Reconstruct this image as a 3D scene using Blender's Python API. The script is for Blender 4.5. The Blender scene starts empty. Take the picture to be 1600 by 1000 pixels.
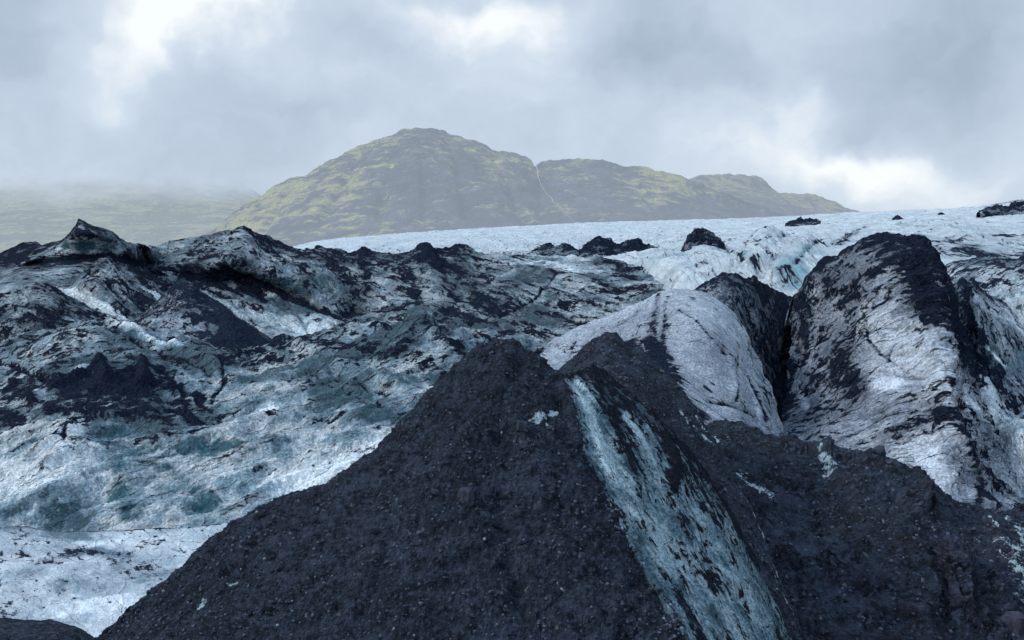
import bpy, math, random
import numpy as np

F = 1600 * 35 / 36.0          # focal length in photo pixels (1600 wide)
CX, HY = 800.0, 400.0         # optical axis column, horizon row
CAMZ = 20.0
scene = bpy.context.scene
col = scene.collection
rng = np.random.default_rng(7)
random.seed(7)

# ------------------------------------------------------------------ helpers
def P(px, py, Y):
    return np.array([(px - CX) / F * Y, Y, CAMZ - (py - HY) / F * Y])

_perm = np.random.default_rng(3).permutation(256)
_perm = np.concatenate([_perm, _perm, _perm])
_g = np.random.default_rng(4).normal(size=(256, 3))
_g /= np.linalg.norm(_g, axis=1)[:, None]

def perlin(p):
    i = np.floor(p).astype(np.int64); f = p - i; i &= 255
    w = f * f * f * (f * (f * 6 - 15) + 10)
    out = 0
    for dx in (0, 1):
        wx = w[:, 0] if dx else 1 - w[:, 0]
        for dy in (0, 1):
            wy = w[:, 1] if dy else 1 - w[:, 1]
            for dz in (0, 1):
                wz = w[:, 2] if dz else 1 - w[:, 2]
                h = _perm[_perm[_perm[(i[:, 0] + dx) & 255] + ((i[:, 1] + dy) & 255)] + ((i[:, 2] + dz) & 255)]
                g = _g[h]
                d = g[:, 0] * (f[:, 0] - dx) + g[:, 1] * (f[:, 1] - dy) + g[:, 2] * (f[:, 2] - dz)
                out = out + wx * wy * wz * d
    return out

def fbm(p, octaves=5, rough=0.5, seed=0.0, ridged=False):
    p = p + seed * 17.31
    a, s, tot = 1.0, 0.0, 0.0
    for o in range(octaves):
        n = perlin(p * (2.03 ** o) + o * 11.7) * 1.5
        if ridged: n = 1 - 2 * np.abs(n)
        s = s + a * n; tot += a; a *= rough
    return s / tot

def make_mesh(name, verts, quads, smooth=True):
    me = bpy.data.meshes.new(name)
    verts = np.ascontiguousarray(verts, dtype=np.float32)
    quads = np.ascontiguousarray(quads, dtype=np.int32)
    n = quads.shape[1]
    me.vertices.add(len(verts)); me.vertices.foreach_set('co', verts.ravel())
    me.loops.add(quads.size); me.loops.foreach_set('vertex_index', quads.ravel())
    me.polygons.add(len(quads))
    me.polygons.foreach_set('loop_start', np.arange(0, quads.size, n, dtype=np.int32))
    if smooth: me.polygons.foreach_set('use_smooth', np.ones(len(quads), dtype=bool))
    me.update(calc_edges=True)
    return me

def add_attr(me, name, data):
    data = np.ascontiguousarray(data, dtype=np.float32)
    if data.ndim == 1:
        me.attributes.new(name, 'FLOAT', 'POINT').data.foreach_set('value', data)
    else:
        me.attributes.new(name, 'FLOAT_VECTOR', 'POINT').data.foreach_set('vector', data.ravel())

def place(name, me, mat, origin, parent=None, label=None, cat=None, group=None, kind=None):
    o = bpy.data.objects.new(name, me); col.objects.link(o)
    if mat: me.materials.append(mat)
    o.location = origin
    if parent:
        o.parent = parent
        o.location = np.array(origin) - np.array(parent.location)
    if label: o['label'] = label
    if cat: o['category'] = cat
    if group: o['group'] = group
    if kind: o['kind'] = kind
    return o

def grid_quads(nv, nu):
    i = np.arange(nv * nu).reshape(nv, nu)
    return np.stack([i[:-1, :-1].ravel(), i[1:, :-1].ravel(), i[1:, 1:].ravel(), i[:-1, 1:].ravel()], 1)

def grid_normals(g):
    du = np.gradient(g, axis=1); dv = np.gradient(g, axis=0)
    n = np.cross(dv, du)
    l = np.linalg.norm(n, axis=2, keepdims=True); l[l < 1e-9] = 1
    return n / l

def seg_dist(p, poly):
    best = np.full(len(p), 1e9); par = np.zeros(len(p)); m = len(poly) - 1
    if m == 0: return np.linalg.norm(p - poly[0], axis=1), par
    for k in range(m):
        a, b = poly[k], poly[k + 1]; ab = b - a; L = max(ab @ ab, 1e-9)
        t = np.clip((p - a) @ ab / L, 0, 1)
        d = np.linalg.norm(p - a - t[:, None] * ab, axis=1)
        c = d < best; best[c] = d[c]; par[c] = (k + t[c]) / m
    return best, par

def cubic_rows(x, xs, ys):
    # monotone cubic (pchip-like) interpolation of columns ys over xs
    xs = np.asarray(xs, float); ys = np.asarray(ys, float)
    h = np.diff(xs)[:, None]; d = np.diff(ys, axis=0) / h
    m = np.zeros_like(ys); m[0] = d[0]; m[-1] = d[-1]
    if len(xs) > 2:
        s = d[:-1] * d[1:]
        m[1:-1] = np.where(s > 0, 2 * d[:-1] * d[1:] / np.where(np.abs(d[:-1] + d[1:]) < 1e-12, 1, d[:-1] + d[1:]), 0)
    k = np.clip(np.searchsorted(xs, x) - 1, 0, len(xs) - 2)
    t = ((x - xs[k]) / h[k, 0])[:, None]
    return ((1 + 2 * t) * (1 - t) ** 2 * ys[k] + t * (1 - t) ** 2 * h[k] * m[k]
            + t * t * (3 - 2 * t) * ys[k + 1] + t * t * (t - 1) * h[k] * m[k + 1])

PATCH = {}
def patch(name, rows, mat, label=None, cat=None, group=None, kind=None, parent=None, step=2.2,
          back=(8.0, 6.0), bottom=(3.0, 8.0), rel=(), flow=None, stretch=6.0, strokes=(), seed=1.0,
          smooth_v=True, couple=0.0, refY=None, uniform_u=False, ashbase=0.0, relk=1.7, micro=(), tcouple=.22):
    """A landform lofted through measured contour rows (crest first, foot last), roughened by fractal relief.
    rows: lists of (px, py, depth[, ash]); back/bottom: (dy, dz) metres of the hidden far side and foot."""
    R = []
    refY = refY or np.mean([q[2] for r in rows for q in r])
    pxm = refY / F                                    # metres per photo pixel at this landform
    wid = max(max(q[0] for q in r) - min(q[0] for q in r) for r in rows)
    ulen = max(sum(math.hypot(r[i+1][0]-r[i][0], r[i+1][1]-r[i][1]) for i in range(len(r)-1)) for r in rows)
    nu = int((ulen if uniform_u else wid * 0.5 + ulen * 0.5) / step) + 2
    U = np.linspace(0, 1, nu)
    for r in rows:
        pts = np.array([np.append(P(*q[:3]), q[3] if len(q) > 3 else ashbase) for q in r])
        if uniform_u:
            d = np.concatenate([[0], np.cumsum(np.hypot(np.diff([q[0] for q in r]), np.diff([q[1] for q in r])))])
            t = d / d[-1]
        else:
            px = np.array([q[0] for q in r], float); t = (px - px[0]) / (px[-1] - px[0])
        R.append(cubic_rows(U, t, pts))
    # rows -> dense rows
    ext = []
    for a, b in zip(R[:-1], R[1:]):
        pa = np.stack([a[:, 0] / a[:, 1], a[:, 2] / a[:, 1]], 1) * F; pb = np.stack([b[:, 0] / b[:, 1], b[:, 2] / b[:, 1]], 1) * F
        dd = np.sqrt(((pa - pb) ** 2).sum(1)); l3 = np.sqrt(((a[:, :3] - b[:, :3]) ** 2).sum(1)) / pxm
        ext.append(max(np.percentile(dd, 80), 0.35 * np.percentile(l3, 80)))
    T = np.concatenate([[0], np.cumsum(ext)]); nv = int(T[-1] / step) + 2
    tv = np.linspace(0, T[-1], nv)
    G = np.array(R)                                   # k, nu, 4
    flat = G.reshape(len(R), -1)
    if smooth_v:
        D = cubic_rows(tv, T, flat).reshape(nv, nu, 4)
    else:
        D = np.stack([np.interp(tv, T, flat[:, j]) for j in range(flat.shape[1])], 1).reshape(nv, nu, 4)
    # hidden far side and foot
    nb = 12
    tb = np.linspace(1, 0, nb, endpoint=False)[:, None, None]
    bk = np.repeat(D[:1], nb, 0).copy(); bk[..., 1:2] += back[0] * tb; bk[..., 2:3] -= back[1] * tb ** 1.5
    nf = 6
    tf = np.linspace(0, 1, nf + 1)[1:, None, None]
    ft = np.repeat(D[-1:], nf, 0).copy(); ft[..., 1:2] -= bottom[0] * tf; ft[..., 2:3] -= bottom[1] * tf
    D = np.concatenate([bk, D, ft], 0)
    NV = D.shape[0]
    g = D[..., :3]; ash = D[..., 3].ravel().copy(); teal = np.zeros(NV * nu); light = np.zeros(NV * nu)
    p0 = g.reshape(-1, 3)
    vis = np.zeros((NV, nu), bool); vis[nb:NV - nf] = True; visi = np.nonzero(vis.ravel())[0]
    scr = np.stack([p0[visi, 0] / p0[visi, 1] * F + CX, HY - (p0[visi, 2] - CAMZ) / p0[visi, 1] * F], 1)
    def on(q): return p0[visi[np.argmin(((scr - np.array(q[:2])) ** 2).sum(1))]]
    q = p0 / pxm                                       # coordinates in photo-pixel-sized units
    N = grid_normals(g).reshape(-1, 3)
    if N[visi, 1].mean() > 0: N = -N
    if flow is not None:
        d = on(flow[1]) - on(flow[0]); d /= np.linalg.norm(d)
    else:
        d = np.array([1.0, 0, 0])
    fl = q - np.outer(q @ d, d) * (1 - 1 / stretch)
    disp = np.zeros(NV * nu)
    wob = fbm(q / 34, 4, .6, seed + .3); wob2 = fbm(q / 12, 3, .6, seed + .7)
    for ch, pts, w, s in strokes:
        poly = np.array([on(a) for a in pts])
        dist, par = seg_dist(p0, poly)
        w = (max(w, 2.2) if not isinstance(w, tuple) else w)
        w0, w1 = w if isinstance(w, tuple) else (w, w)
        ww = (w0 + (w1 - w0) * par)
        x = np.clip(dist / pxm + ww * (wob * .55 + wob2 * .35), 0, None) / ww
        f = np.exp(-(x ** 2))
        if ch == 'd': disp += f * s
        elif ch == 'a': ash += f * s
        elif ch == 't': teal += f * s
        elif ch == 'l': light += f * s
        elif ch == 'da': disp += f * s; ash += f
        elif ch == 'k': ash += f * .8; disp -= f * s * 1.6      # crack: dark and cut in
        elif ch == 'c': teal += f * .9; light -= f * .8; disp -= f * s
    hi = np.zeros(NV * nu)
    for kind_, size, amp, octv, rg in list(rel) + [(k_, s_, a_ / relk, o_, .6) for k_, s_, a_, o_ in micro]:
        c = fl if kind_[0] == 'f' else q * np.array([1, .4, .3]) if kind_[0] == 'v' else q
        n = fbm(c / size, octv, rg, seed + size * .013, ridged=kind_.endswith('r')); n = n - n.mean()
        disp += n * amp * relk; hi += (n - n.mean()) * (amp > 0)
    ash += couple * hi; teal -= tcouple * hi
    p = p0 + N * (disp * pxm)[:, None]
    g2 = p.reshape(NV, nu, 3)
    origin = np.array([p[:, 0].mean(), p[:, 1].mean(), p[:, 2].min()])
    me = make_mesh(name, p - origin, grid_quads(NV, nu)[:, ::-1] if N[visi, 1].mean() < 0 else grid_quads(NV, nu))
    add_attr(me, 'ash', ash); add_attr(me, 'teal', teal); add_attr(me, 'light', light)
    add_attr(me, 'flow', fl); add_attr(me, 'pix', q)
    o = place(name, me, mat, origin, parent, label, cat, group, kind)
    PATCH[o.name] = dict(g=g2, vis=vis, N=grid_normals(g2), pxm=pxm, obj=o, ash=ash.reshape(NV, nu))
    return o

# ------------------------------------------------------------------ node materials
class NT:
    def __init__(self, nt): self.nt = nt; self.n = nt.nodes; self.l = nt.links
    def node(self, t, **k):
        n = self.n.new(t)
        for a, b in k.items(): setattr(n, a, b)
        return n
    def put(self, sock, v):
        if v is None: return
        if hasattr(v, 'is_output'): self.l.new(v, sock)
        else: sock.default_value = v
    def math(self, op, a, b=None, c=None, clamp=False):
        n = self.node('ShaderNodeMath', operation=op, use_clamp=clamp)
        for i, v in enumerate((a, b, c)): self.put(n.inputs[i], v)
        return n.outputs[0]
    def vmath(self, op, a, b=None, scale=None):
        n = self.node('ShaderNodeVectorMath', operation=op)
        self.put(n.inputs[0], a); self.put(n.inputs[1], b)
        if scale is not None: self.put(n.inputs['Scale'], scale)
        return n.outputs['Value'] if op in ('DISTANCE', 'LENGTH', 'DOT_PRODUCT') else n.outputs[0]
    def attr(self, name, vec=False):
        n = self.node('ShaderNodeAttribute', attribute_name=name)
        return n.outputs['Vector' if vec else 'Fac']
    def noise(self, vec, scale, detail=5, rough=.6, dist=0.0, typ='FBM'):
        n = self.node('ShaderNodeTexNoise', noise_dimensions='3D')
        n.noise_type = typ
        self.put(n.inputs['Vector'], vec); n.inputs['Scale'].default_value = scale
        n.inputs['Detail'].default_value = detail; n.inputs['Roughness'].default_value = rough
        n.inputs['Distortion'].default_value = dist
        return n.outputs['Fac']
    def voronoi(self, vec, scale, out='Distance', feature='F1', rand=1.0):
        n = self.node('ShaderNodeTexVoronoi', feature=feature)
        self.put(n.inputs['Vector'], vec); n.inputs['Scale'].default_value = scale; n.inputs['Randomness'].default_value = rand
        return n.outputs[out]
    def smooth(self, v, lo, hi, a=0.0, b=1.0):
        n = self.node('ShaderNodeMapRange', interpolation_type='SMOOTHSTEP')
        self.put(n.inputs[0], v); self.put(n.inputs[1], lo); self.put(n.inputs[2], hi); n.inputs[3].default_value = a; n.inputs[4].default_value = b
        return n.outputs[0]
    def mix(self, f, a, b, blend='MIX'):
        n = self.node('ShaderNodeMix', data_type='RGBA', blend_type=blend)
        self.put(n.inputs[0], f)
        for i, v in ((6, a), (7, b)):
            self.put(n.inputs[i], v if hasattr(v, 'is_output') else (*v, 1.0) if len(v) == 3 else v)
        return n.outputs[2]
    def bump(self, h, strength, dist, normal=None):
        n = self.node('ShaderNodeBump'); n.inputs['Strength'].default_value = strength
        n.inputs['Distance'].default_value = dist; self.l.new(h, n.inputs['Height'])
        if normal is not None: self.l.new(normal, n.inputs['Normal'])
        return n.outputs[0]
    def bsdf(self, colr, rough, normal=None, spec=.3):
        n = self.node('ShaderNodeBsdfPrincipled'); self.put(n.inputs['Base Color'], colr); self.put(n.inputs['Roughness'], rough)
        self.put(n.inputs['Specular IOR Level'], spec)
        if normal is not None: self.l.new(normal, n.inputs['Normal'])
        return n.outputs[0]
    def out(self, s):
        o = self.node('ShaderNodeOutputMaterial'); self.l.new(s, o.inputs['Surface'])

def new_mat(name):
    m = bpy.data.materials.new(name); m.use_nodes = True; m.node_tree.nodes.clear()
    return m, NT(m.node_tree)

ASH = (0.0135, 0.0195, 0.035)
def ice_mat(name, refY, light=(.58, .64, .70), mid=(.36, .42, .48), teal=(.05, .14, .18), dirt=(.17, .175, .215), ash=ASH,
            big=70, a1=1.1, a2=.8, a3=.55, fl=26, dirtiness=.5, tealness=.35, edge=.10, fine=4.0, bump=.6, lines=.26, deep=None, tone=1.0, soft=0.0, grain=1.0):
    m, t = new_mat(name); pxm = refY / F
    pix = t.attr('pix', True); flow = t.attr('flow', True)
    A = t.attr('ash'); T = t.attr('teal'); L = t.attr('light')
    n1 = t.noise(pix, 1 / big, 8, .66, .3)
    n2 = t.noise(flow, 1 / fl, 7, .66, .4)
    n3 = t.noise(pix, 1 / fine, 3, .6)
    n4 = t.noise(flow, 1 / (fl * .42), 5, .62, .2)
    n5 = t.noise(pix, 1 / (big * 2.2), 6, .6, .5)
    n6 = t.noise(flow, 1 / (fl * .4), 6, .74, .3)
    n7 = t.noise(pix, 1 / 17., 6, .76, .2)
    s = t.math('MULTIPLY_ADD', t.math('SUBTRACT', n1, .5), a1 * 1.9, t.math('MULTIPLY_ADD', A, .70, .125))
    s = t.math('MULTIPLY_ADD', t.math('SUBTRACT', n2, .5), a2 * 1.9, s)
    s = t.math('MULTIPLY_ADD', t.math('SUBTRACT', n6, .5), a2 * 2.3, s)
    s = t.math('MULTIPLY_ADD', t.math('SUBTRACT', n7, .5), a3 * 4.4, s)
    s = t.math('MULTIPLY_ADD', t.math('SUBTRACT', n3, .5), a3 * .8, s)
    nl1 = t.noise(flow, 1 / (fl * 2.6), 2.5, .45, .15); nl2 = t.noise(flow, 1 / (fl * 1.1), 2.5, .5, .15)
    l1 = t.smooth(t.math('ABSOLUTE', t.math('SUBTRACT', nl1, .5)), .0, .016, 1.0, 0.0)
    l2 = t.smooth(t.math('ABSOLUTE', t.math('SUBTRACT', nl2, .47)), .0, .022, .75, 0.0)
    ln = t.math('MAXIMUM', l1, l2)
    s = t.math('MULTIPLY_ADD', ln, lines, s)
    mask = t.smooth(s, .54 - edge * .75, .54 + edge * .75)
    halo = t.smooth(s, .26, .55)
    # ice: soft tonal patches (deep, mid, light), then thin dirt, then ash flecks
    tv = t.math('MULTIPLY_ADD', t.math('SUBTRACT', n5, .5), (2.3 + 1.5 * soft) * tone, .56)
    for nn, k in ((n1, 1.7), (n4, 1.5 - .9 * soft), (n7, 1.1 - .75 * soft), (n3, .35 - .2 * soft)):
        tv = t.math('MULTIPLY_ADD', t.math('SUBTRACT', nn, .5), k * tone, tv)
    tv = t.math('MULTIPLY_ADD', A, -.42, tv); tv = t.math('MULTIPLY_ADD', L, .8, tv)
    deep = deep or tuple(.55 * q_ + .10 * w_ for q_, w_ in zip(teal, mid))
    c = t.mix(t.smooth(tv, .05, .46), deep, mid)
    c = t.mix(t.smooth(tv, .40, .80), c, light)
    tf = t.math('MULTIPLY_ADD', t.math('SUBTRACT', n5, .5), 6.5 * tealness, T)
    tf = t.math('MULTIPLY_ADD', t.math('SUBTRACT', n2, .5), 3.2 * tealness, t.math('MULTIPLY_ADD', t.math('SUBTRACT', n7, .5), 2.4 * tealness, tf))
    c = t.mix(t.smooth(tf, .22, .85), c, teal)
    df = t.math('ADD', t.math('MULTIPLY', n4, .65), t.math('MULTIPLY', n1, .45))
    df = t.math('MULTIPLY_ADD', A, .16, df)
    dm = t.math('MULTIPLY', t.math('MAXIMUM', t.math('MULTIPLY', t.smooth(df, .50, .66), .7), halo), dirtiness)
    c = t.mix(dm, c, dirt)
    sp = t.smooth(t.math('MULTIPLY_ADD', n7, .4, t.math('MULTIPLY', n3, .6)), .36, .64, 1 - .36 * grain, 1 + .28 * grain)
    c = t.mix(1.0, c, t.node('ShaderNodeCombineColor').outputs[0], 'MULTIPLY') if False else c
    vm = t.node('ShaderNodeVectorMath', operation='SCALE'); t.put(vm.inputs[0], c); t.put(vm.inputs['Scale'], t.math('MULTIPLY', sp, t.math('ADD', 1.0, L)))
    c = vm.outputs[0]
    av = t.smooth(n3, .3, .75)
    ac = t.mix(av, tuple(v * .6 for v in ash), tuple(v * 1.7 for v in ash))
    c2 = t.mix(mask, c, ac)
    h = t.math('MULTIPLY_ADD', n3, .55, t.math('MULTIPLY', n4, .9))
    h = t.math('MULTIPLY_ADD', mask, .35, h)
    h = t.math('MULTIPLY_ADD', n1, .8, h)
    h = t.math('MULTIPLY_ADD', n7, 1.4, h)
    h = t.math('MULTIPLY_ADD', ln, -.5, h)
    nb = t.bump(h, min(bump * 1.2, 1.0), 13.0 * pxm)
    r = t.math('MULTIPLY_ADD', mask, .25, .6)
    t.out(t.bsdf(c2, r, nb, t.math('MULTIPLY_ADD', mask, -.2, .22)))
    return m

def gravel_mat(name, refY, ash=(.0235, .030, .0435), peb=7.0, bump=.9, warm=(.026, .028, .040)):
    m, t = new_mat(name); pxm = refY / F
    pix = t.attr('pix', True); A = t.attr('ash'); L = t.attr('light')
    wv = t.vmath('ADD', pix, t.vmath('SCALE', t.node('ShaderNodeTexNoise').outputs['Color'], scale=0.0))
    v1 = t.voronoi(wv, 1 / peb); v2 = t.voronoi(wv, 1 / (peb * .42)); v1c = t.voronoi(wv, 1 / (peb * .6), 'Color')
    n1 = t.noise(pix, 1 / 70., 6, .62); n3 = t.noise(pix, 1 / 9., 6, .7); n5 = t.noise(pix, 1 / 240., 4, .6)
    n8 = t.noise(pix, 1 / 26., 7, .72, .2)
    c = t.mix(t.smooth(t.math('MULTIPLY_ADD', n8, .6, t.math('MULTIPLY', n3, .4)), .36, .64), tuple(v * .16 for v in ash), tuple(v * 3.1 for v in ash))  # tone follows the bump noise, painting shaded gaps and lit tops
    c = t.mix(t.math('MULTIPLY', t.smooth(n1, .42, .68), .6), c, warm)
    c = t.mix(t.math('MULTIPLY', t.smooth(n5, .45, .62), .45), c, (.014, .022, .025))
    sep = t.node('ShaderNodeSeparateColor'); t.l.new(v1c, sep.inputs[0])
    c = t.mix(t.smooth(sep.outputs[0], .80, .99), c, tuple(v * 2.7 for v in ash))
    c = t.mix(t.math('MULTIPLY', t.smooth(sep.outputs[1], .990, .996), .7), c, (.17, .18, .19))
    # ice showing through where the ash is thin
    ice = t.mix(t.smooth(n3, .35, .65), (.20, .33, .38), (.46, .56, .60))
    n6 = t.noise(t.attr('flow', True), 1 / 16., 6, .7)
    s = t.math('MULTIPLY_ADD', t.math('SUBTRACT', n3, .5), 2.2, L)
    s = t.math('MULTIPLY_ADD', t.math('SUBTRACT', n6, .5), 2.6, s)
    s = t.math('MINIMUM', s, t.math('MULTIPLY', L, 3.2))
    c = t.mix(t.smooth(s, .50, .64), c, ice)
    c = t.mix(t.smooth(s, .62, .9), c, (.50, .62, .66))
    h = t.math('MULTIPLY_ADD', v2, -.5, t.math('MULTIPLY', v1, -.9))
    h = t.math('MULTIPLY_ADD', n3, 1.6, h)
    h = t.math('MULTIPLY_ADD', n8, 2.2, h)
    nb = t.bump(h, bump, 16.0 * pxm)
    t.out(t.bsdf(c, .85, nb, .06))
    return m

def hill_mat(name, haze, hazec, grass=(.20, .21, .075), dark=(.045, .06, .05), rock=(.085, .08, .095), cloud=None, gl=.0):
    m, t = new_mat(name)
    pix = t.attr('pix', True); flow = t.attr('flow', True); A = t.attr('ash')
    n1 = t.noise(pix, 1 / 90., 7, .62, .4); n2 = t.noise(flow, 1 / 16., 7, .68, .5); n3 = t.noise(pix, 1 / 12., 5, .65); n4 = t.noise(pix, 1 / 38., 6, .66, .3)
    n6 = t.noise(t.vmath('MULTIPLY', pix, (1, 1, .25)), 1 / 14., 6, .66, .6)
    g = t.math('MULTIPLY_ADD', t.math('SUBTRACT', n2, .5), 2.6, t.math('MULTIPLY_ADD', t.math('SUBTRACT', n1, .5), 1.6, t.math('MULTIPLY_ADD', A, .9, .02)))
    g = t.math('MULTIPLY_ADD', t.math('SUBTRACT', n4, .5), 1.3, g)
    g = t.math('MULTIPLY_ADD', t.math('SUBTRACT', n3, .5), 1.2, g)
    g = t.math('MULTIPLY_ADD', t.math('SUBTRACT', n6, .5), .9, g)
    c = t.mix(t.smooth(n4, .36, .66), dark, rock)
    c = t.mix(t.smooth(n3, .55, .72), c, (.16, .15, .16))
    c = t.mix(t.smooth(g, .28, .82), c, grass)
    h = t.math('ADD', t.math('MULTIPLY_ADD', n6, 2.0, n2), t.math('MULTIPLY', n4, 2.0))
    nb = t.bump(h, 1.0, 55.0)
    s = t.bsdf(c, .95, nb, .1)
    e = t.node('ShaderNodeEmission'); e.inputs[0].default_value = (*hazec, 1); e.inputs[1].default_value = 1.0  # haze painted into the hillside surface as an even glow
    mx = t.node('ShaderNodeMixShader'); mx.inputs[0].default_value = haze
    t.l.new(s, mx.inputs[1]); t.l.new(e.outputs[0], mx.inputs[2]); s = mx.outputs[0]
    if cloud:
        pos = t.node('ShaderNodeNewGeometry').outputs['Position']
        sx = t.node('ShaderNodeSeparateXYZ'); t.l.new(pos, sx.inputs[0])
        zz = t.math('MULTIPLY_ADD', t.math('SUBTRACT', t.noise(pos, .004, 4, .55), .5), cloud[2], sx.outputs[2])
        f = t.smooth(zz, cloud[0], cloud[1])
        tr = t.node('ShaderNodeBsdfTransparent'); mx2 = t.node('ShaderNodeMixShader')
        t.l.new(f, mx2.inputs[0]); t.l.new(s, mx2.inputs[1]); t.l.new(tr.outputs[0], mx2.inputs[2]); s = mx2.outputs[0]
    t.out(s)
    return m

# ------------------------------------------------------------------ camera
cam = bpy.data.cameras.new('camera'); co = bpy.data.objects.new('camera', cam); col.objects.link(co)
cam.lens = 35; cam.sensor_width = 36; cam.clip_start = .1; cam.clip_end = 30000
co.location = (0, 0, CAMZ); co.rotation_euler = (math.radians(90), 0, 0)
cam.shift_y = (HY - 500) / 1600.0
scene.camera = co

# ------------------------------------------------------------------ sky and sun
SUN_EL, SUN_AZ = math.radians(32), math.radians(-100)     # azimuth clockwise from +Y
w = bpy.data.worlds.new('World'); scene.world = w; w.use_nodes = True
t = NT(w.node_tree); t.n.clear()
sky = t.node('ShaderNodeTexSky', sky_type='NISHITA'); sky.sun_disc = False; sky.sun_elevation = SUN_EL; sky.sun_rotation = SUN_AZ
dirv = t.node('ShaderNodeTexCoord').outputs['Generated']
sep = t.node('ShaderNodeSeparateXYZ'); t.l.new(dirv, sep.inputs[0])
warp = t.node('ShaderNodeTexNoise'); t.l.new(dirv, warp.inputs['Vector']); warp.inputs['Scale'].default_value = 5.5; warp.inputs['Detail'].default_value = 5; warp.inputs['Roughness'].default_value = .55
wv = t.vmath('SCALE', t.vmath('SUBTRACT', warp.outputs['Color'], (.5, .5, .5)), scale=.20)
dv = t.vmath('ADD', dirv, wv)
sq = t.vmath('MULTIPLY', dv, (1, 1, 1.7))
n1 = t.noise(sq, 4.2, 7, .52, .25); n2 = t.noise(sq, 10.5, 6, .55, .2)
val = t.math('MULTIPLY_ADD', t.math('SUBTRACT', n1, .5), .80, .46)
val = t.math('MULTIPLY_ADD', t.math('SUBTRACT', n2, .5), .50, val)
def blob(px, py, rx, ry, s, val):
    d = P(px, py, 1.0) - np.array([0, 0, CAMZ]); d /= np.linalg.norm(d)
    k = t.vmath('MULTIPLY', t.vmath('SUBTRACT', dv, tuple(d)), (F / rx, F / rx, F / ry))
    l2 = t.vmath('DOT_PRODUCT', k, k)
    return t.math('MULTIPLY_ADD', t.math('EXPONENT', t.math('MULTIPLY', l2, -1.0)), s, val)
for b in [(215, 60, 110, 75, .48), (310, 25, 90, 60, .40), (740, 10, 130, 45, .52), (430, 20, 120, 40, .15), (375, 5, 70, 26, .30), (1440, 252, 180, 44, .32), (1330, 235, 110, 26, .30), (1170, 215, 120, 40, .26), (1210, 140, 36, 55, .34), (820, 70, 60, 60, .18),
          (640, 110, 200, 60, .10), (560, 15, 300, 40, .10), (1180, 20, 120, 40, .18), (900, 190, 250, 50, .10), (60, 230, 160, 60, .05), (40, 40, 80, 60, -.26), (520, 45, 110, 45, -.26), (980, 55, 150, 75, -.40), (1100, 110, 70, 60, -.14),
          (1430, 95, 210, 85, -.42), (1300, 190, 80, 36, -.20), (250, 220, 240, 60, -.14), (1580, 60, 120, 90, -.10), (560, 170, 160, 40, -.10), (1000, 300, 700, 50, .10)]:
    val = blob(*b, val)
ramp = t.node('ShaderNodeValToRGB'); t.l.new(val, ramp.inputs[0])
cr = ramp.color_ramp
for i, (ps, c) in enumerate([(.02, (.40, .495, .61)), (.36, (.54, .64, .775)), (.62, (.655, .755, .88)), (.95, (1.0, 1.04, 1.06))]):
    e = cr.elements[i] if i < 2 else cr.elements.new(ps)
    e.position = ps; e.color = (*c, 1)
up = t.math('MULTIPLY_ADD', t.smooth(sep.outputs[2], .28, 1.0), 1.25, 1.0)
dn = t.smooth(sep.outputs[2], -.25, -.02, .12, 1.0)
cl = t.vmath('SCALE', ramp.outputs[0], scale=t.math('MULTIPLY', up, dn))
cl = t.mix(t.smooth(sep.outputs[2], .30, .8), cl, t.vmath('MULTIPLY', cl, (.87, 1.0, 1.14)))
skc = t.vmath('SCALE', sky.outputs[0], scale=.08)
mx = t.mix(.93, skc, cl)
bg = t.node('ShaderNodeBackground'); t.l.new(mx, bg.inputs[0]); bg.inputs[1].default_value = 1.0
wo = t.node('ShaderNodeOutputWorld'); t.l.new(bg.outputs[0], wo.inputs[0])

sl = bpy.data.lights.new('sun', 'SUN'); so = bpy.data.objects.new('sun', sl); col.objects.link(so)
sl.energy = 2.3; sl.angle = math.radians(12); sl.color = (1, .97, .93)
sd = np.array([math.sin(SUN_AZ) * math.cos(SUN_EL), math.cos(SUN_AZ) * math.cos(SUN_EL), math.sin(SUN_EL)])
import mathutils
so.rotation_euler = mathutils.Vector(sd).to_track_quat('Z', 'Y').to_euler()
so.location = (0, 0, 200)

# ------------------------------------------------------------------ ground sheet
m, t = new_mat('valley ash'); po = t.node('ShaderNodeNewGeometry').outputs['Position']
t.out(t.bsdf(t.mix(t.noise(po, .05, 8, .7), (.012, .014, .02), (.05, .052, .06)), .9))
gx = np.linspace(-9000, 9000, 61); gy = np.linspace(-40, 9000, 61)
gg = np.stack(np.meshgrid(gx, gy), -1).reshape(-1, 2); gz = 6.0 * perlin(np.c_[gg / 700, np.zeros(len(gg))]) * np.clip(gg[:, 1] / 900, 0, 1)
place('ground', make_mesh('ground', np.c_[gg, gz - 4.0], grid_quads(61, 61)[:, ::-1]), m, (0, 0, 0), kind='structure')

exec_sections = []
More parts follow.
